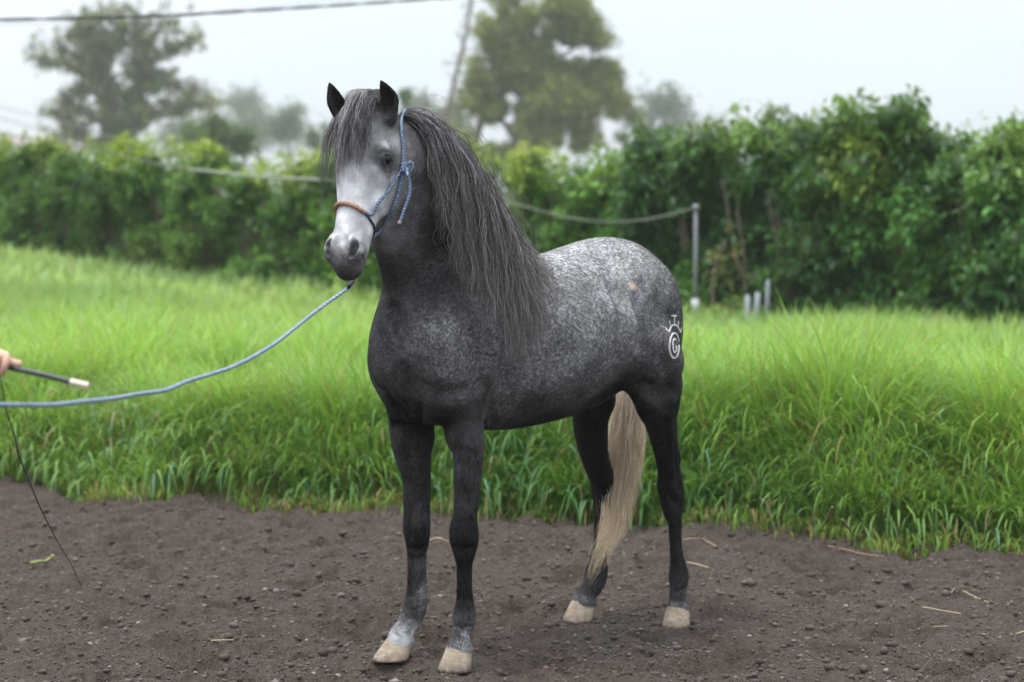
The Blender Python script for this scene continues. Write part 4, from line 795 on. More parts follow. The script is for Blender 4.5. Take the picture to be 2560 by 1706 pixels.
lc=lc+np.where(A_[:,2]>.95,np.where(lc<math.log(.12),.38,0),-.45*sm(.14,.3,A_[:,2])); lc=np.where((A_[:,2]>1.4)&(A_[:,0]<-.1)&(lc>math.log(.2)),np.minimum(lc+.35,math.log(.88)),lc)
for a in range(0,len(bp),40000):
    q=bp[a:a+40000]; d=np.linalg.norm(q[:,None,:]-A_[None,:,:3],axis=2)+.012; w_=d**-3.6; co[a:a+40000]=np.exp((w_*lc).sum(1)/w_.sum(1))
t=NT('dapple grey coat'); fl=t.attr('bc','Vector'); co_=t.attr('coat')
leg_=t.attr('legm')
s1=t.noise(t.vscale(t.n('ShaderNodeVectorRotate',{'Vector':fl,'Angle':.55},rotation_type='Y_AXIS').outputs[0],(34,130,190)),1.0,3,.6)
s2=t.noise(t.vscale(fl,(190,190,42)),1.0,3,.6)
st=t.mix(leg_,s1,s2); st=t.n('ShaderNodeSeparateColor',{0:st}).outputs[0]
spk=t.noise(fl,420,2,.7); pat=t.noise(fl,9,4,.62); pat2=t.noise(fl,26,3,.6)
vo=t.n('ShaderNodeTexVoronoi',{'Vector':t.n('ShaderNodeVectorMath',{0:fl,1:t.n('ShaderNodeTexNoise',{'Vector':fl,'Scale':14.,'Detail':2}).outputs['Color']},operation='ADD').outputs[0],'Scale':16.0,'Randomness':1.0},feature='SMOOTH_F1').outputs['Distance']
dap=t.mr(vo,.12,.60,1.85,.68)
fc_=t.attr('face'); mid=t.math('MULTIPLY',t.math('MULTIPLY',t.mr(co_,.035,.08,0,1),t.mr(co_,.42,.30,0,1)),t.mr(fc_,0,1,1,.25))           # dapples show on the mid greys only
dap=t.math('ADD',t.math('MULTIPLY',t.math('SUBTRACT',dap,1.0),mid),1.0)
k=t.math('MULTIPLY',co_,dap); k=t.math('MULTIPLY',k,t.mr(pat,.25,.75,.62,1.40)); k=t.math('MULTIPLY',k,t.math('ADD',t.math('MULTIPLY',t.math('SUBTRACT',t.mr(pat2,.3,.7,.68,1.38),1.0),t.mr(co_,.08,.2,1.0,.42)),1.0)); 
str_=t.math('MULTIPLY',t.mr(st,.30,.70,.36,1.72),t.mr(spk,.3,.7,.78,1.22))
amt=t.math('MULTIPLY',t.mr(co_,.06,.22,1.0,.15),t.mr(fc_,0,1,1,.45)); k=t.math('MULTIPLY',k,t.math('ADD',t.math('MULTIPLY',t.math('SUBTRACT',str_,1.0),amt),1.0))
# loose white hairs in the dark coat
k=t.math('ADD',k,t.math('MULTIPLY',t.mr(st,.62,.80,0,.09),t.mr(co_,.018,.05,0,1)))
# flea-bitten specks on the pale face
sp_=t.n('ShaderNodeTexVoronoi',{'Vector':fl,'Scale':75.0}).outputs['Distance']
spm=t.math('MULTIPLY',t.mr(sp_,.10,.20,1,0),t.math('MULTIPLY',t.mr(co_,.25,.4,0,.6),t.mr(pat2,.45,.6,0,1)))
k=t.math('MULTIPLY',k,t.math('SUBTRACT',1.0,spm))
colr=t.mix(t.mr(k,.03,.3,0,1),(1.0,.97,.97),(.965,.975,1.0)); cc=t.n('ShaderNodeVectorMath',{0:colr,3:k},operation='SCALE').outputs[0]
h_=t.math('ADD',t.math('MULTIPLY',st,1.0),t.math('MULTIPLY',spk,.4))
# pale scar spot on the hip
sc=t.n('ShaderNodeVectorMath',{0:fl,1:tuple(float(q) for q in g.surf(1583,717))},operation='DISTANCE').outputs['Value']
cc=t.mix(t.mr(t.math('ADD',sc,t.math('MULTIPLY',t.math('SUBTRACT',pat2,.5),.03)),.006,.018,1,0),cc,(.50,.37,.24))
bn=t.bump(h_,.18,.003)
coat=t.end(t.bsdf(cc,t.mr(co_,.0,.1,.55,.65),.06,bn))
bW=toW(bp); hroot=empty('horse',(HO[0]+HU[0]*.5,HO[1]+HU[1]*.5,0),'dapple grey stallion standing on the dirt with long dark mane, pale face and blond tail','horse')
legm=sm(1.0,.85,bp[:,2])
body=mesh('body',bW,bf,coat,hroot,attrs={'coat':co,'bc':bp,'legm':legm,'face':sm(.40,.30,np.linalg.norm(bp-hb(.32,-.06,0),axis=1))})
bvh=BVHTree.FromPolygons([tuple(v) for v in bW],[tuple(int(i) for i in f) for f in bf])
def hit(px,py):
    o=Vector((0,0,CAM_H)); d=Vector(P(px,py,8.0))-o; h=bvh.ray_cast(o,d.normalized()); return (np.array(h[0]),np.array(h[1])) if h[0] is not None else (None,None)
# eyes
em=NT('horse eye'); em=em.end(em.bsdf((.004,.0035,.0035),.16,.30))
import bmesh
def sphere(c,r,sub=3,sc=(1,1,1)):
    b=bmesh.new(); bmesh.ops.create_icosphere(b,subdivisions=sub,radius=1); V=np.array([v.co[:] for v in b.verts]); F=np.array([[v.index for v in f.verts] for f in b.faces]); b.free()
    return V*np.array(sc)*r+np.array(c),F
for e_ in (1,-1):
    V,F=sphere(hw(.194,-.040,e_*.0885),.0225); o=mesh('eye',V,F,em,hroot)
# hooves
hm=NT('hoof horn'); ob=hm.n('ShaderNodeTexCoord').outputs['Object']; c=hm.ramp(hm.noise(ob,26,4,.6),[(.3,(.22,.165,.11)),(.5,(.33,.27,.20)),(.72,(.44,.39,.33))])
c=hm.mix(hm.mr(hm.noise(hm.vscale(ob,(14,14,120)),1,3),.35,.7,0,.45),c,(.25,.18,.12)); c=hm.mix(hm.mr(hm.noise(ob,90,2),.62,.75,0,.5),c,(.60,.56,.50)); hz_=hm.n('ShaderNodeSeparateXYZ',{0:hm.n('ShaderNodeNewGeometry').outputs['Position']}).outputs['Z']; c=hm.mix(hm.math('MULTIPLY',hm.mr(hz_,.045,.0,0,1),hm.mr(hm.noise(ob,45,3),.35,.6,.25,1)),c,(.10,.08,.07)); c=hm.mix(hm.mr(hm.math('SINE',hm.math('ADD',hm.math('MULTIPLY',hz_,620.0),hm.math('MULTIPLY',hm.noise(ob,20,2),7.0))),.2,1,0,.30),c,(.20,.15,.10))
hoofm=hm.end(hm.bsdf(c,.75,.25,hm.bump(hm.noise(hm.vscale(ob,(30,30,220)),1,3),.4,.003)))
def hoof(topc,Y_,botc,dirw,rx,ry,bx,by,label=None):
    T0=P(topc[0],topc[1],Y_); B0=G(botc[0],botc[1],0.0); d=nrm((dirw[0],dirw[1],0)); s_=np.array((d[1],-d[0],0)); n=28; V=[];rows=9
    th=np.arange(n)*2*math.pi/n
    for i in range(rows):
        f=i/(rows-1); c=T0*(1-f)+B0*f; a=rx*(1-f)+bx*f; b=ry*(1-f)+by*f
        tilt=(.014*(1-f))
        prof=1+(.06 if i==0 else 0)*-1
        for q in th:
            x=math.cos(q); y=math.sin(q); m=1.0 if x>-.3 else 1-.18*(-.3-x)
            heel=-.10*max(0,-x-.75) if f>.3 else 0
            p=c+d*(a*x*m*prof)+s_*(b*y*prof)+np.array((0,0,tilt*x)); 
            if i==rows-1: p[2]=-.004
            V.append(p)
    V=np.array(V); F=[];
    for i in range(rows-1):
        for j in range(n): k=(j+1)%n; F.append([i*n+j,i*n+k,(i+1)*n+k,(i+1)*n+j])
    V=np.concatenate([V,[V[-n:].mean(0),V[:n].mean(0)+np.array((0,0,.004))]]); F3=[[len(V)-2,(rows-1)*n+j,(rows-1)*n+(j+1)%n] for j in range(n)]+[[len(V)-1,(j+1)%n,j] for j in range(n)]
    o=mesh('hoof',V,[np.array(F),np.array(F3)],hoofm,hroot)
    if label: o['label']=label
hoof((1148,1624),7.285,(1136,1673),(-.55,-.84),.047,.047,.064,.064,'near front hoof, facing the camera')
hoof((1001,1602),7.51,(978,1646),(-.93,-.36),.050,.047,.074,.060,'outer front hoof, stepped out to the left')
hoof((1696,1520),8.09,(1689,1565),(-.45,-.89),.046,.046,.058,.058,'left hind hoof')
hoof((1459,1508),8.20,(1444,1551),(-.93,-.36),.050,.046,.068,.057,'right hind hoof')
# brand on the haunch
BR=[[(1680,790),(1695,790)],[(1689,791),(1689.4,812)],[(1664,820),(1673,829.5),(1678,820),(1683,814.5),(1689,812.5),(1695,814.5),(1700,819.5),(1706,830),(1708.5,821)],[(1674.3,803),(1678.6,815)],[(1700.8,803),(1699.3,816)],
[(1689.5+14*math.cos(a)*(.93 if math.cos(a)>0 else 1)+1.8*math.sin(a)*-0+(.0) ,864.5+31*math.sin(a)) for a in np.linspace(0,2*math.pi,25)],[(1694.5,851),(1690.5,847.5),(1685.8,852),(1685.2,864),(1687.2,877),(1690.5,882),(1694.5,877),(1695.5,867.5),(1690.5,867)]]
BR_G=len(BR)-1; parts=[]
for ln_ in BR:
    q=np.array(ln_,float); q=cat(np.concatenate([q,np.zeros((len(q),1))],1),1.6)[:,:2]; W_=[]
    for a,b_ in q:
        h,n_=hit(1660+(a-1660)*.88,b_)
        if h is not None and (not W_ or abs(h[1]-W_[-1][1])<.12): W_.append(h)
    if len(W_)>2:
        W_=np.array(W_); 
        v,f,_=tube(W_,(.0026 if len(parts)==BR_G else .0036)*(1+.35*np.random.default_rng(len(parts)).uniform(-1,1,len(W_))),8); parts.append((v,f))
if parts:
    V,F=joinm(parts)
    # press the strokes into the coat so that only a thin skin of pale hair stands proud
    Vn=[]
    for v in V:
        h=bvh.find_nearest(Vector(v)); n_=np.array(h[1]); d=np.dot(v-np.array(h[0]),n_); Vn.append(np.array(h[0])+n_*(.0022 if d>0 else -.002)+ (v-np.array(h[0])-n_*d))
    br=mesh('brand_mark',np.array(Vn),F,simple('white brand hair',(.60,.59,.57),.9,.1,.35,260,.6),hroot); br['label']='white freeze brand: small crown over a circled G'
# ---------------------------------------------------------------- hair
def hairmat(name,rough=.42):
    t=NT(name); c=t.attr('col','Color'); return t.end(t.bsdf(c,rough,.45,**{'Sheen Weight':.1}))
mane_m=hairmat('mane hair'); tail_m=hairmat('tail hair',.5)
def simulate(p0,d0,L_,nseg,flow,off,stiff=.72,wob=.05,seed=0,collide=True):
    r=np.random.default_rng(seed); n=len(p0); p=p0.copy(); d=d0/np.linalg.norm(d0,axis=1)[:,None]; ds=(L_/nseg)[:,None]; out=[p.copy()]
    ph=r.uniform(0,6.28,(n,3)); fr=r.uniform(8,20,(n,3))
    for i in range(nseg):
        t_=(i+1)/nseg; gv=flow(p,t_,i); d=d*stiff+gv*(1-stiff)+wob*np.sin(ph+fr*t_)*(.3+t_); d/=np.linalg.norm(d,axis=1)[:,None]
        p=p+d*ds
        if collide:
            for _ in range(2):
                s_=SDFs(p); m=s_<off
                if m.any():
                    gr=SDFg(p[m]); dd=(off[m]-s_[m]); p[m]+=gr*np.minimum(dd,.03)[:,None]
            d=(p-out[-1]); d/=np.linalg.norm(d,axis=1)[:,None]+1e-9
        out.append(p.copy())
    return np.stack(out,1)      # n, nseg+1, 3 (body frame)
def locks(guides,per,spread,r,tip=.35,frizz=.004,var=.15,up=None):
    n,m,_=guides.shape; t_=np.linspace(0,1,m)
    o=r.normal(0,1,(n,per,1,3))*spread; prof=(1-(1-tip)*t_**1.5)[None,None,:,None]*(.35+.65*np.minimum(1,t_*5))[None,None,:,None]
    S=guides[:,None]+o*prof
    ph=r.uniform(0,6.28,(n,per,1,3)); f1=r.uniform(8,26,(n,per,1,1)); S=S+frizz*np.sin(ph+f1*t_[None,None,:,None])*(t_[None,None,:,None]+.15)
    ph=r.uniform(0,6.28,(n,1,1,3)); f2=r.uniform(14,34,(n,1,1,1)); S=S+frizz*1.1*np.sin(ph+f2*t_[None,None,:,None])*(t_[None,None,:,None]**.8)
    # unequal ends
    L_=(1-var*r.random((n,per))**.7*2).clip(.35,1); tt=t_[None,None,:]*L_[...,None]*(m-1); i0=np.clip(tt.astype(int),0,m-2); f=(tt-i0)[...,None]
    a=np.take_along_axis(S,i0[...,None].repeat(3,-1),2); b=np.take_along_axis(S,(i0+1)[...,None].repeat(3,-1),2)
    return (a*(1-f)+b*f).reshape(n*per,m,3)
EARS=[np.array(((938,196),(958,196),(990,232),(1004,262),(1000,288),(972,292),(950,262),(940,232))),np.array(((800,205),(826,200),(852,232),(862,262),(836,288),(815,262)))]
def clear_ears(S):
    "drop strands that would lie across the front of an ear"
    q=proj(S.reshape(-1,3)); bad=np.zeros(len(q),bool)
    for pl in EARS:
        ins=np.ones(len(q),bool)
        for a,b in zip(pl,np.roll(pl,-1,0)): ins&=((b[0]-a[0])*(q[:,1]-a[1])-(b[1]-a[1])*(q[:,0]-a[0]))>0
        bad|=ins
    return ~bad.reshape(S.shape[:2]).any(1)
def hairmesh(name,S,rad,col,mat,parent,tipcol=None):
    """S (n,m,3) world; three sided tapering strands"""
    n,m,_=S.shape; T=np.gradient(S,axis=1); T/=np.linalg.norm(T,axis=2)[...,None]+1e-9
    u=np.cross(T,np.array((.3,-.9,.2))); u/=np.linalg.norm(u,axis=2)[...,None]+1e-9; v=np.cross(T,u)
    t_=np.linspace(0,1,m); rr_=(rad[:,None]*np.clip(1.15-t_**2*1.0,.12,1)[None,:])[...,None]
    V=np.stack([S+rr_*(math.cos(a)*u+math.sin(a)*v) for a in (0,2.094,4.189)],2).reshape(-1,3)
    b=(np.arange(n)[:,None]*m+np.arange(m-1)[None,:])*3; F=np.concatenate([np.stack([b+j,b+(j+1)%3,b+3+(j+1)%3,b+3+j],-1).reshape(-1,4) for j in range(3)])
    C=np.repeat(col[:,None,:],m,1)
    if tipcol is not None: w_=(t_**2.2)[None,:,None]; C=C*(1-w_)+tipcol[:,None,:]*w_
    return mesh(name,V,F,mat,parent,attrs={'col':np.repeat(C.reshape(-1,3),3,0)})
r=np.random.default_rng(21)
# crest line of the neck, found on the body surface
nkc=crv([(.345,0,1.42),(.28,0,1.42),(.16,.0,1.45),(.008,.02,1.53),(-.085,.05,1.65),(-.17,.085,1.76),(-.24,.11,1.865),tuple(hb(.06,-.13,0))],.01)
dirn=crv([(.0,0,1),(.05,0,1),(.25,0,1),(.55,0,.85),(.72,.0,.7),(.75,-.02,.66),(.72,-.03,.7),(.4,-.05,.9)],.01)
ti=np.linspace(0,1,len(nkc)); td=np.linspace(0,1,len(dirn))
def crest(u):
    c=np.stack([np.interp(u,ti,nkc[:,k]) for k in range(3)],-1); d=np.stack([np.interp(u,td,dirn[:,k]) for k in range(3)],-1); d/=np.linalg.norm(d,axis=1)[:,None]
    p=c+d*.02
    for _ in range(40): s_=SDFs(p); p=p-d*s_[:,None]*.7
    return p,d
NG=620; u=np.sort(np.clip(r.random(NG)**.85*.93+.01,0,1)); cp_,cd_=crest(u); cp_=cp_+np.stack([0*u,r.normal(0,.012,NG),0*u],-1)
Lm=np.interp(u,[0,.1,.25,.45,.65,.85,1],[.26,.42,.64,.80,.88,.78,.66])*r.uniform(.62,1.12,NG)
offm=r.uniform(.004,.028,NG)
def flowm(p,t_,i):
    k=np.interp(u,[0,.06,.2,.45,1],[.25,.25,.22,.18,.10])*(1-.4*t_); s2=np.interp(u,[0,.3,1],[.15,.05,.0])
    gdir=np.stack([k*(1-t_*.6),s2+.0*t_,-np.ones(len(u))],-1); return gdir/np.linalg.norm(gdir,axis=1)[:,None]
d0=cd_*.35+np.array((0.15,.9,.1)); gd=simulate(cp_,d0,Lm,34,flowm,offm,.80,.035,3)
S=locks(gd,16,.0098,r,.34,.0095,.26)
n=len(S); sel=r.random(n); col=np.where(sel[:,None]<.42,np.array((.028,.027,.029)),np.where(sel[:,None]<.74,np.array((.13,.127,.13)),np.array((.40,.39,.385))))*r.uniform(.6,1.3,(n,1))
lockc=np.repeat(r.uniform(.6,1.5,NG),16)[:,None]; col=col*lockc
tipc=col*.9+np.array((.050,.037,.028))
kp=clear_ears(toW(S)); hairmesh('mane',toW(S)[kp],(np.repeat(np.full(NG,.00072),16)*r.uniform(.7,1.2,n))[kp],col[kp],mane_m,hroot,tipc[kp])
# stray hairs
NG2=80; u=np.sort(r.random(NG2)); cp2,cd2=crest(u); L2=r.uniform(.2,.8,NG2)*np.interp(u,[0,.3],[.4,1]); of2=r.uniform(.01,.036,NG2)
gd2=simulate(cp2,cd2*.6+np.array((.1,.7,.2)),L2,34,flowm,of2,.86,.10,9)
gd2=gd2[clear_ears(toW(gd2))]; NG2=len(gd2); fly=hairmesh('stray_mane_hair',toW(gd2),np.full(NG2,.0006),np.tile(np.array((.22,.20,.18)),(NG2,1))*r.uniform(.4,1.3,(NG2,1)),mane_m,hroot)
# short hair of the crest that hides the roots + other side of the neck
NG3=240; u=np.sort(r.random(NG3)*.97); cp3,cd3=crest(u); 
def flow3(p,t_,i):
    k=np.interp(u,[0,.2,.45,1],[.8,.6,.35,.15]); gdir=np.stack([k,-.1+0*u,-np.ones(len(u))],-1); return gdir/np.linalg.norm(gdir,axis=1)[:,None]
gd3=simulate(cp3,cd3*.5+np.array((0.3,-.6,.1)),r.uniform(.12,.3,NG3),22,flow3,r.uniform(.004,.014,NG3),.8,.03,10)
S3=locks(gd3,12,.008,r,.4,.003,.15); S3=S3[clear_ears(toW(S3))]; n3=len(S3); col=np.array((.035,.033,.034))*r.uniform(.5,2.2,(n3,1))
# forelock
NF=310; q_=r.random(NF); lx=.046-.094*q_; fp=np.array([hb(-.02+.012*r.random(),-.10+.10*r.random(),l_) for l_ in lx]); 
for _ in range(40):
    s_=SDFs(fp); fp=fp-SDFg(fp)*s_[:,None]*.6
Lf=np.interp(q_,[0,.15,.35,.6,.85,1],[.25,.33,.40,.47,.49,.46])*r.uniform(.75,1.1,NF); tgt=np.interp(q_,[0,.2,.5,.8,1],[.10,.04,-.12,-.26,-.40])
def flowf(p,t_,i):
    lat=(tgt*(1.15-.9*t_))[:,None]*bL[None,:]; gdir=np.array((0,0,-1.0))[None,:]*(.15+.85*min(1,t_*4))+lat+(1.0*max(0,1-t_*4.5)+.03)*bN[None,:]; return gdir/np.linalg.norm(gdir,axis=1)[:,None]
d0=bN*1.0+bL[None,:]*(tgt*.5)[:,None]+np.array((0,0,.02))
gf_=simulate(fp,d0,Lf,26,flowf,r.uniform(.004,.024,NF),.74,.03,12)
SF=locks(gf_,15,.0080,r,.25,.006,.26); n=len(SF); sel=r.random(n)
col=np.where(sel[:,None]<.45,np.array((.040,.039,.045)),np.where(sel[:,None]<.78,np.array((.15,.145,.15)),np.array((.42,.40,.39))))*r.uniform(.6,1.3,(n,1))*np.repeat(r.uniform(.6,1.4,NF),15)[:,None]
kp=clear_ears(toW(SF))&(proj(toW(SF))[...,0].min(1)>788)&(proj(toW(SF))[...,1].min(1)>222); hairmesh('forelock',toW(SF)[kp],(np.full(n,.00066)*r.uniform(.7,1.2,n))[kp],col[kp],mane_m,hroot,col[kp])
# fine wisps hanging free at the left of the face
wp=[[(905,262),(850,290),(815,340),(806,400),(805,470),(796,540),(786,572)],[(880,270),(838,300),(812,350),(804,420),(800,480),(806,500)],[(900,262),(842,300),(822,360),(812,410),(808,450)],[(880,265),(836,310),(818,370),(815,440),(802,500),(790,545)],[(870,270),(830,320),(812,380),(800,430),(798,470)],[(890,262),(835,305),(808,370),(812,430),(805,460)]]
Wp=[]
for k in range(60):
    b0=wp[k%6]; j=r.normal(0,4,2); n_=len(b0); q=np.array([(*P(x+j[0]*(i/n_*2+.3)+r.normal(0,1.5),y+j[1],6.93-.02*i/n_+r.normal(0,.004)),) for i,(x,y) in enumerate(b0)])
    c_=cat(q,.01); f=r.uniform(.55,1.0); idx=np.linspace(0,(len(c_)-1)*f,30); i0=np.clip(idx.astype(int),0,len(c_)-2); Wp.append(c_[i0]+(c_[i0+1]-c_[i0])*(idx-i0)[:,None])
Wp=np.array(Wp); hairmesh('forelock_wisps',Wp,np.full(len(Wp),.0006),np.tile(np.array((.09,.085,.085)),(len(Wp),1))*r.uniform(.5,2,(len(Wp),1)),mane_m,hroot)
# short lying hair of the coat, visible as streaks and as a soft edge
NH=110000; area=np.linalg.norm(np.cross(bW[bf[:,2]]-bW[bf[:,0]],bW[bf[:,3]]-bW[bf[:,1]]),axis=1); pf=area.cumsum(); fi=np.searchsorted(pf,r.random(NH)*pf[-1]); a_,b_=r.random((2,NH,1)); q4=bW[bf[fi]]
hp0=(q4[:,0]*(1-a_)+q4[:,1]*a_)*(1-b_)+(q4[:,3]*(1-a_)+q4[:,2]*a_)*b_; hn=np.cross(q4[:,2]-q4[:,0],q4[:,3]-q4[:,1]); hn/=np.linalg.norm(hn,axis=1)[:,None]+1e-9
bq=toB(hp0); hc0=co[bf[fi,0]]; dh=np.linalg.norm(bq-hb(.28,-.07,0),axis=1)<.36; lg=bq[:,2]<.92
fd=np.where(dh[:,None],HA[None]*1.0,np.where(lg[:,None],np.array((0,0,-1.0))[None],(HU*.75-np.array((0,0,.75)))[None])); fd=fd+r.normal(0,.22,(NH,3)); fd=fd-hn*np.einsum('ij,ij->i',fd,hn)[:,None]; fd/=np.linalg.norm(fd,axis=1)[:,None]
hl=np.where(dh,.006,np.where(lg,.010,.015))*r.uniform(.6,1.3,NH); keep=(np.linalg.norm(hp0-hw(.194,-.04,.09),axis=1)>.03)&(np.linalg.norm(hp0-hw(.525,.0,.048),axis=1)>.026)&(bq[:,2]>.10)&(np.linalg.norm(bq-g.surf(1583,717),axis=1)>.013); 
mult=np.exp(r.normal(0,1,NH)*np.interp(hc0,[.05,.20],[.50,.08]))*(1+np.interp(hc0,[.05,.20],[.5,.10])*vn(bq[:,0]*30,bq[:,2]*30+bq[:,1]*17,81)); hcol=np.clip(hc0*mult+(r.random(NH)<.10)*np.clip(hc0*1.2,.0,.10)*r.random(NH)*(hc0>.02),.004,.85)
HS=np.stack([hp0-hn*.0004,hp0+fd*hl[:,None]*.55+hn*.0007,hp0+fd*hl[:,None]+hn*.0008],1)[keep]
hairmesh('coat_hair',HS,np.full(len(HS),.00048),(hcol[:,None]*np.array((1,1,1.02)))[keep],hairmat('short coat hair',.6),hroot)
# hair round the coronets
CS=[];CC=[]
for (c_,Y_,rx_,cc_) in (((1149,1618),7.285,.050,.30),((1002,1598),7.51,.052,.55),((1696,1516),8.09,.049,.14),((1459,1504),8.20,.052,.10)):
    c3=P(c_[0],c_[1],Y_); a_=r.uniform(0,6.28,420); d_=np.stack([np.cos(a_),np.sin(a_),0*a_],-1); p_=c3+d_*rx_*.93+np.array((0,0,.006))*r.random((420,1)); L3=r.uniform(.012,.026,420)[:,None]
    CS.append(np.stack([p_,p_+d_*.003-np.array((0,0,1))*L3*.5,p_+d_*.006+r.normal(0,.002,(420,3))-np.array((0,0,1))*L3],1)); CC.append(np.full(420,cc_)*r.uniform(.5,1.4,420))
CS=np.concatenate(CS); CC=np.concatenate(CC); hairmesh('coronet_hair',CS,np.full(len(CS),.0006),np.repeat(CC[:,None],3,1),mane_m,hroot)
# tail
tc_=crv([tuple(toW(np.array((1.16,0,1.44)))),tuple(toW(np.array((1.23,-.01,1.36)))),tuple(toW(np.array((1.27,-.06,1.20)))),*[tuple(P(*c)) for c in ((1578,940,8.42),(1572,1010,8.38),(1564,1100,8.33),(1553,1200,8.27),(1535,1300,8.20),(1507,1380,8.13),(1468,1462,8.06))]],.03)
tt=np.linspace(0,1,len(tc_)); wid=np.interp(tt,[0,.12,.3,.45,.58,.70,.82,.93,1],[.018,.026,.034,.045,.062,.066,.048,.030,.012])
NT_=210; a0=r.uniform(0,6.28,NT_); rd=np.sqrt(r.random(NT_)); m=40
end=1-.42*r.random(NT_)**1.8; st0=r.uniform(0,.32,NT_); GD=np.zeros((NT_,m,3)); t01=np.linspace(0,1,m)
for k in range(NT_):
    uu=st0[k]+(end[k]-st0[k])*t01; c_=np.stack([np.interp(uu,tt,tc_[:,j]) for j in range(3)],-1); w_=np.interp(uu,tt,wid)*rd[k]*(1+.35*np.sin(uu*9+k))
    wav=.006*np.stack([np.sin(uu*r.uniform(25,60)+k),np.cos(uu*40+k*2),0*uu],-1)*(uu[:,None]); GD[k]=c_+w_[:,None]*(math.cos(a0[k])*np.array((.95,.2,0))+math.sin(a0[k])*np.array((0,.7,0)))*np.minimum(1,t01*4)[:,None]+wav
ST=locks(GD,14,.0078,r,.5,.009,.20); n=len(ST); sel=r.random(n)
col=np.where(sel[:,None]<.35,np.array((.60,.47,.33)),np.where(sel[:,None]<.75,np.array((.76,.64,.48)),np.array((.90,.84,.72))))*r.uniform(.65,1.15,(n,1))
hairmesh('tail',ST,np.full(n,.0009)*r.uniform(.7,1.2,n),col*1.12,tail_m,hroot,col*np.array((1.12,1.02,.84)))
# short hair over the crest drawn last (same part family)
hairmesh('crest_hair',toW(S3),np.full(n3,.0008),col[:1].repeat(n3,0)*0+np.array((.035,.033,.034))*r.uniform(.5,2.2,(n3,1)),mane_m,hroot)
# ================================================================ HALTER
ht=empty('rope_halter',tuple(hw(.4,.02,0)),'blue rope halter with a braided brown noseband on the horse head','halter')
def ropemat(name,c1,c2,c3):
    t=NT(name); p=t.attr('ph'); ob=t.n('ShaderNodeTexCoord').outputs['Object']
    f=t.math('SINE',p); f2=t.math('SINE',t.math('MULTIPLY',p,.5))
    c=t.mix(t.mr(f,-.3,.5,0,1),c1,c2); c=t.mix(t.math('MULTIPLY',t.mr(f2,.6,.9,0,1),t.mr(t.noise(ob,160,2),.45,.55,0,1)),c,c3)
    return t.end(t.bsdf(c,.75,.25,t.bump(t.noise(ob,700,2),.4,.001)))
blue=ropemat('blue rope',(.045,.085,.17),(.16,.25,.37),(.52,.51,.52)); dark=ropemat('dark cord',(.020,.022,.035),(.04,.04,.07),(.1,.09,.12)); pale=ropemat('pale blue rope',(.12,.18,.25),(.25,.33,.40),(.50,.52,.52)); brn=ropemat('braided brown',(.20,.085,.050),(.42,.24,.17),(.60,.45,.36))
def onhead(pts,off):
    W_=[]
    for a,b_,*f in pts:
        h,n_=hit(a,b_)
        if h is None or (f and f[0] is not None): h=P(a,b_,f[0] if f and f[0] else 6.9); n_=np.zeros(3)
        W_.append(h+n_*off)
    return W_
def rope(name,pts,r0,mat,parent,tw=(3,42,.22),step=.0035,sides=14,label=None):
    Q=crv(pts,step); V,F,ph=tube(Q,r0,sides,tw); o=mesh(name,V,F,mat,parent,attrs={'ph':ph})
    if label: o['label']=label
    return o
nb=[hw(*c) for c in ((.395,-.085,-.072),(.388,-.04,-.080),(.378,-.006,-.062),(.372,.018,-.035),(.372,.022,-.005),(.378,.018,.030),(.388,.002,.054),(.393,-.012,.063))]
def snap(p,off):
    h=bvh.find_nearest(Vector(p)); return np.array(h[0])+np.array(h[1])*off
nb=[snap(p,.006) for p in nb]
rope('noseband',nb,.0085,brn,ht,(4,55,.30),label='braided brown noseband')
ring=[snap(hw(*c),.004) for c in ((.393,-.012,.063),(.405,-.035,.068),(.43,-.07,.062),(.455,-.105,.040),(.465,-.12,.0),(.455,-.105,-.040),(.43,-.07,-.062),(.395,-.06,-.075))]
rope('chin_cord',ring,.0042,dark,ht,(3,70,.2),label='thin dark cord from the noseband round the chin')
K=snap(hw(.215,-.125,.10),.012); kk=proj(K); print('knot at px',kk)
kp,kn=hit(1003,418); K=kp+kn*.012
a_=np.array((.4,-.3,.5))
th=np.linspace(0,2*math.pi*2.4,60); kd=nrm(kn); ku=nrm(np.cross(kd,(0.45,0,1))); kv=np.cross(kd,ku)
rope('knot',[K+kd*.006+.0105*(math.cos(x)*ku)+ .0125*math.sin(x)*nrm(kv+kd*.5)+ (kv)*(.018*(i/59-.5)) for i,x in enumerate(th)][::3],.0062,blue,ht,(3,60,.2),label='halter knot below the ear')
rope('knot_loop',[K+kv*.00+ku*.0+kd*.010,K+kd*.014+np.array((.012,-.004,.016)),K+kd*.012+np.array((.022,-.004,.010)),K+kd*.010+np.array((.022,-.002,-.006)),K+kd*.008+np.array((.010,0,-.024)),K+kd*.004+np.array((-.004,0,-.020))],.0055,blue,ht,(3,60,.2))
up_=onhead([(1003,412),(1004,396),(1005,372),(1002,345),(1000,322),(1001,300)],.006); rope('cheek_rope',[K+kd*.004]+up_+[up_[-1]+np.array((.01,.05,.035))],.0055,blue,ht,(3,60,.2),label='paler rope running up behind the ear')
lo=onhead([(996,432),(982,455),(965,480),(945,508),(928,536)],.006); rope('cheek_rope',[K]+lo+[ring[0]],.0056,blue,ht,(3,60,.2),label='rope from the knot down to the noseband')
jw=onhead([(1001,432),(998,452),(990,486),(978,520),(962,552),(951,575)],.007); e_=snap(hw(.455,-.105,.040),.004); rope('jaw_rope',[K]+jw+[e_],.0056,blue,ht,(3,60,.2),label='darker rope from the knot under the jaw')
fr_=[K+np.array((.012,-.002,-.004)),*[P(a,b_,6.86) for a,b_ in ((1018,432),(1024,455),(1025,478),(1020,500),(1010,527),(1002,550),(999,557))]]
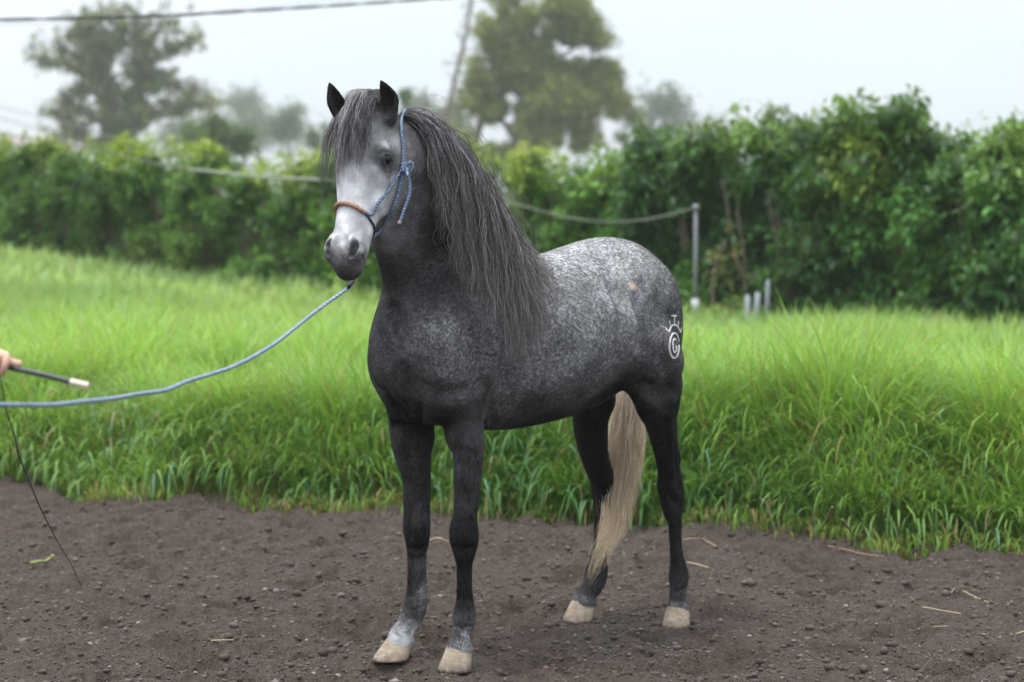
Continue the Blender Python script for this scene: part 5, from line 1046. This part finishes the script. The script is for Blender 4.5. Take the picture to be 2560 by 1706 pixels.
fr_=[fr_[0]]+[np.array((p[0],min(p[1],(hit(*proj(p)[:2])[0][1]-.006) if hit(*proj(p)[:2])[0] is not None else 9),p[2])) for p in fr_[1:]]
rope('loose_end',fr_,.0055,blue,ht,(3,60,.2),label='loose rope end with a reddish whipping')
V,F,_=tube([fr_[-1]+np.array((.001,0,.004)),fr_[-1]+np.array((-.001,0,-.006))],.0066,12); mesh('whipping',V,F,simple('red thread',(.40,.22,.20),.8),bpy.data.objects['loose_end'])
# lead rope
ld0=snap(hw(.60,-.10,.0),.008); dk=P(882,702,ld0[1])
lead=[(880,706,6.74),(868,722,6.73),(830,749,6.68),(785,782,6.60),(735,822,6.48),(690,857,6.36),(640,888,6.22),(580,918,6.05),(520,938,5.88),(470,953,5.73),(430,970,5.62),(405,978,5.56),(350,985,5.44),(280,997,5.26),(210,1004,5.10),(140,1012,4.95),(70,1013,4.84),(0,1012,4.74),(-60,1008,4.66)]
hx=P(0,912,4.83); LH_=np.array((hx[0]-.78+.49,hx[1]+.05+.02,1.045))      # left hand of the person
LW=[P(*c) for c in lead]+[LH_+np.array((.10,-.07,.06)),LH_+np.array((.035,-.012,.012)),LH_,LH_+np.array((-.03,.005,-.03)),LH_+np.array((-.02,.02,-.20)),LH_+np.array((.05,.03,-.42)),LH_+np.array((.10,.02,-.22)),LH_+np.array((.03,.015,-.03))]; print('chin attach',ld0,LW[0])
lr=empty('lead_rope',tuple(LW[0]),'long pale blue lead rope sagging from the chin to the left edge','lead rope')
rope('rope',LW,.0068,pale,lr,(3,38,.2),.006,12)
rope('clip_knot',[snap(hw(.545,-.11,0),.003),ld0+np.array((0,0,-.003)),LW[0],LW[1]],.0065,dark,lr,(3,60,.2),label='dark purple knot under the chin')
# ================================================================ WHIP
wh=empty('lunge_whip',tuple(P(20,918,4.80)),'black lunge whip with a white butt cap, its long lash trailing down to the dirt','whip')
hp=[P(-120,895,4.86),P(-40,908,4.84),P(35,922,4.82),P(110,938,4.80),P(178,955,4.78)]
V,F,_=tube(crv(hp,.01),np.interp(np.linspace(0,1,len(crv(hp,.01))),[0,1],[.0062,.0068]),14); mesh('handle',V,F,simple('black grip',(.028,.030,.036),.38,.5,.3,60,.2),wh)
V,F,_=tube(crv([P(176,954.5,4.78),P(200,960,4.777),P(216,964,4.775),P(221,965,4.775)],.004),np.array([.0082]*8+[.0075]*2)[:len(crv([P(176,954.5,4.78),P(200,960,4.777),P(216,964,4.775),P(221,965,4.775)],.004))] if len(crv([P(176,954.5,4.78),P(200,960,4.777),P(216,964,4.775),P(221,965,4.775)],.004))<=10 else .0078,14); mesh('butt_cap',V,F,simple('ivory cap',(.70,.62,.50),.5,.4,.15,40),wh)
ge=G(208,1453,.0); ge[2]=gz_at(ge[0],ge[1])+.004
lp=[P(-6,915,4.84),P(0,945,4.95),P(8,985,5.15),P(18,1035,5.4),P(36,1090,5.75),P(48,1140,6.1),P(70,1195,6.6),P(92,1250,7.1),P(118,1305,7.6),P(150,1365,8.15),P(180,1415,8.6),ge]
Q=crv(lp,.03); V,F,_=tube(Q,np.interp(np.linspace(0,1,len(Q)),[0,.1,.3,1],[.0018,.0020,.0030,.0024]),8); mesh('lash',V,F,simple('lash cord',(.10,.10,.09),.8,.2),wh)
# ================================================================ PERSON holding the whip
skin=NT('skin'); ob=skin.n('ShaderNodeTexCoord').outputs['Object']; skinm=skin.end(skin.bsdf(skin.mix(skin.noise(ob,40,3),(.50,.30,.22),(.62,.40,.30)),.55,.35,**{'Subsurface Weight':.12,'Subsurface Radius':(.02,.008,.004)}))
hx=P(0,912,4.83)                              # where the fist closes on the handle
pr=empty('person',(hx[0]-.78,hx[1]+.05,gz_at(hx[0]-.78,hx[1])),'person at the left edge, only the fist round the whip handle in view','person')
px0=hx[0]-.78; py0=hx[1]+.05
hg=Grid((hx[0]-.14,hx[1]-.10,hx[2]-.10),(hx[0]+.12,hx[1]+.10,hx[2]+.09),.0022)
E1=(0,1,0)
ax_=nrm(P(35,922,4.82)-P(-40,908,4.84)); upv=nrm(np.cross((0,1,0),ax_)); upv=upv if upv[2]>0 else -upv; tow=np.array((0,-1.0,0))
C0=hx+np.array((-.004,0,-.002))
def f_(a,u_,w_): return C0+ax_*a+upv*u_+tow*w_
hg.chain([(*f_(-.16,.01,-.01),.026,.030),(*f_(-.085,.018,-.008),.028,.026),(*f_(-.045,.022,-.006),.036,.022),(*f_(-.008,.020,-.004),.034,.020)],E1,k=.012,step=.006)
for q,(a,l_) in enumerate(((.012,.052),(-.010,.050),(-.031,.047),(-.050,.042))):
    rr_=.0088-.0006*q; hg.chain([(*f_(a-.012,.026,-.012),rr_*1.1,rr_*1.1),(*f_(a+.008,.028,.012),rr_*1.05,rr_*1.05),(*f_(a+.012,.008,.026),rr_,rr_),(*f_(a+.006,-.014,.018),rr_*.95,rr_*.95),(*f_(a,-.016,.000),rr_*.9,rr_*.9)],ax_,k=.004,step=.004)
hg.chain([(*f_(-.045,.022,-.014),.013,.012),(*f_(-.015,.022,-.020),.011,.011),(*f_(.018,.014,-.012),.0095,.0095),(*f_(.040,.012,-.006),.0098,.0092),(*f_(.052,.012,-.004),.0085,.0075)],upv,k=.006,step=.004)
hg.chain([(*f_(.010,.022,-.002),.011,.010),(*f_(.026,.014,.004),.0095,.0095)],ax_,k=.008,step=.004)
hp_,hf_=hg.mesh(); mesh('hand',hp_,hf_,skinm,pr)
V,F=sphere(f_(.050,.0185,-.006),.0062,2,(1.25,.9,.35)); mesh('thumb_nail',V,F,simple('nail',(.70,.48,.42),.3,.5),pr)
bg_=Grid((px0-.42,py0-.45,.0),(px0+.75,py0+.45,1.86),.012)
def at(x,y,z): return (px0+x,py0+y,z)
bz=gz_at(px0,py0)
def ch(rows,k=.03): bg_.chain([(*at(x,y,z),a,b) for x,y,z,a,b in rows],E1,k=k)
# trousers and boots / shirt / skin are separate continuous pieces
ch([(0,0,.90,.17,.12),(0,0,1.05,.16,.105),(0,0,1.22,.18,.115),(0,0,1.38,.20,.11),(0,0,1.46,.14,.08),(0,0,1.50,.075,.07)],.04)
W1=f_(-.13,.01,-.01)-np.array((px0,py0,0))
ch([(0,-.19,1.42,.065,.06),(.06,-.23,1.22,.055,.05),(.22,-.18,1.16,.048,.046),(.42,-.08,1.22,.042,.040),(W1[0],W1[1],W1[2],.036,.036)])
ch([(0,.19,1.42,.065,.06),(.05,.24,1.20,.055,.05),(.22,.16,1.08,.048,.046),(.41,.045,1.05,.034,.034)])
V,F=bg_.mesh(); mesh('shirt',V,F,simple('shirt cloth',(.22,.21,.19),.85,.2,.3,20,.3),pr)
bg_.D[:]=9; ch([(0,0,.98,.165,.12),(0,0,.86,.17,.125)]); 
for s_ in (-1,1): ch([(0,s_*.09,.88,.095,.10),(.01,s_*.10,.55,.065,.068),(-.01,s_*.11,.30,.055,.06),(-.01,s_*.12,.12,.055,.06)])
V,F=bg_.mesh(); mesh('trousers',V,F,simple('brown work trousers',(.10,.08,.06),.9,.2,.3,30,.3),pr)
for s_ in (-1,1):
    bg_.D[:]=9; ch([(-.02,s_*.12,.16,.05,.055),(-.01,s_*.12,.06,.045,.055),(.12,s_*.12,.045,.042,.038),(.18,s_*.12,.04,.030,.025)]); V,F=bg_.mesh(); mesh('boot',V,F,simple('leather boot',(.08,.045,.025),.5,.4),pr)
bg_.D[:]=9; ch([(0,0,1.45,.06,.06),(.01,0,1.56,.055,.055),(.02,0,1.64,.07,.085),(.015,0,1.71,.077,.097),(.0,0,1.76,.06,.08)],.02); ch([(.09,0,1.655,.014,.014),(.115,0,1.635,.014,.016)],.015)
for s_ in (-1,1):
    bg_.ell(at(.0,s_*.082,1.655),(.018,.010,.030),k=.008); bg_.ell(at(.10,s_*.033,1.68),(.014,.016,.010),k=.015,op='s')
bg_.ell(at(.10,0,1.598),(.01,.026,.004),k=.008,op='s')
V,F=bg_.mesh(); mesh('head',V,F,skinm,pr); bg_.D[:]=9
hg=Grid(tuple(LH_-.14),tuple(LH_+.12),.0028)
hg.chain([(*(LH_+np.array((-.10,.04,.005))),.028,.024),(*(LH_+np.array((-.05,.03,.012))),.030,.022),(*(LH_+np.array((-.005,.022,.012))),.038,.018)],(0,0,1),k=.012,step=.006)
for q in range(4):
    z_=.030-.020*q; rr_=.0088-.0004*q; l_=LH_+np.array((0,0,z_))
    hg.chain([(*(l_+np.array((.000,.024,0))),rr_,rr_),(*(l_+np.array((.026,.018,0))),rr_,rr_),(*(l_+np.array((.030,-.006,0))),rr_*.95,rr_*.95),(*(l_+np.array((.012,-.016,0))),rr_*.9,rr_*.9)],(0,0,1),k=.004,step=.004)
hg.chain([(*(LH_+np.array((-.035,.012,.03))),.012,.012),(*(LH_+np.array((-.008,-.012,.036))),.010,.010),(*(LH_+np.array((.022,-.018,.036))),.0085,.008)],(0,0,1),k=.006,step=.004)
V,F=hg.mesh(); mesh('hand',V,F,skinm,pr)
bg_.D[:]=9; bg_.ell(at(-.018,0,1.715),(.088,.082,.085),k=.01); bg_.ell(at(-.045,0,1.655),(.052,.072,.07),k=.03); V,F=bg_.mesh(); mesh('hair',V,F,simple('dark hair',(.03,.022,.018),.7,.3,.3,200,.5),pr)
for s_ in (-1,1): V,F=sphere(at(.088,s_*.033,1.682),.0125,2); mesh('eye',V,F,simple('eye white',(.5,.48,.45),.2) if s_<0 else bpy.data.materials['eye white'],pr)
V,F=lathe([(0,.10),(.06,.10),(.092,.075),(.10,.0),(.17,-.012),(.175,-.006),(.10,.012)],at(.005,0,1.745),28); mesh('hat',V,F,simple('straw hat',(.45,.36,.22),.8,.2,.2,80,.4),pr)
# ================================================================ HAZE
hz=NT('haze'); v=hz.n('ShaderNodeVolumePrincipled',{'Color':(1,1,1,1),'Density':HAZE,'Anisotropy':0.0}); hz.l(v.outputs[0],hz.out.inputs['Volume'])
x0,x1,y0,y1,z0,z1=-520,520,-60,600,-4,42
V=np.array([(x,y,z) for x in (x0,x1) for y in (y0,y1) for z in (z0,z1)],float)
F=np.array([[0,1,3,2],[4,6,7,5],[0,4,5,1],[2,3,7,6],[0,2,6,4],[1,5,7,3]])
if HAZE>0: tag(mesh('haze',V,F,hz.m,smooth=False),'thin pale mist over the whole place','haze',kind='stuff')
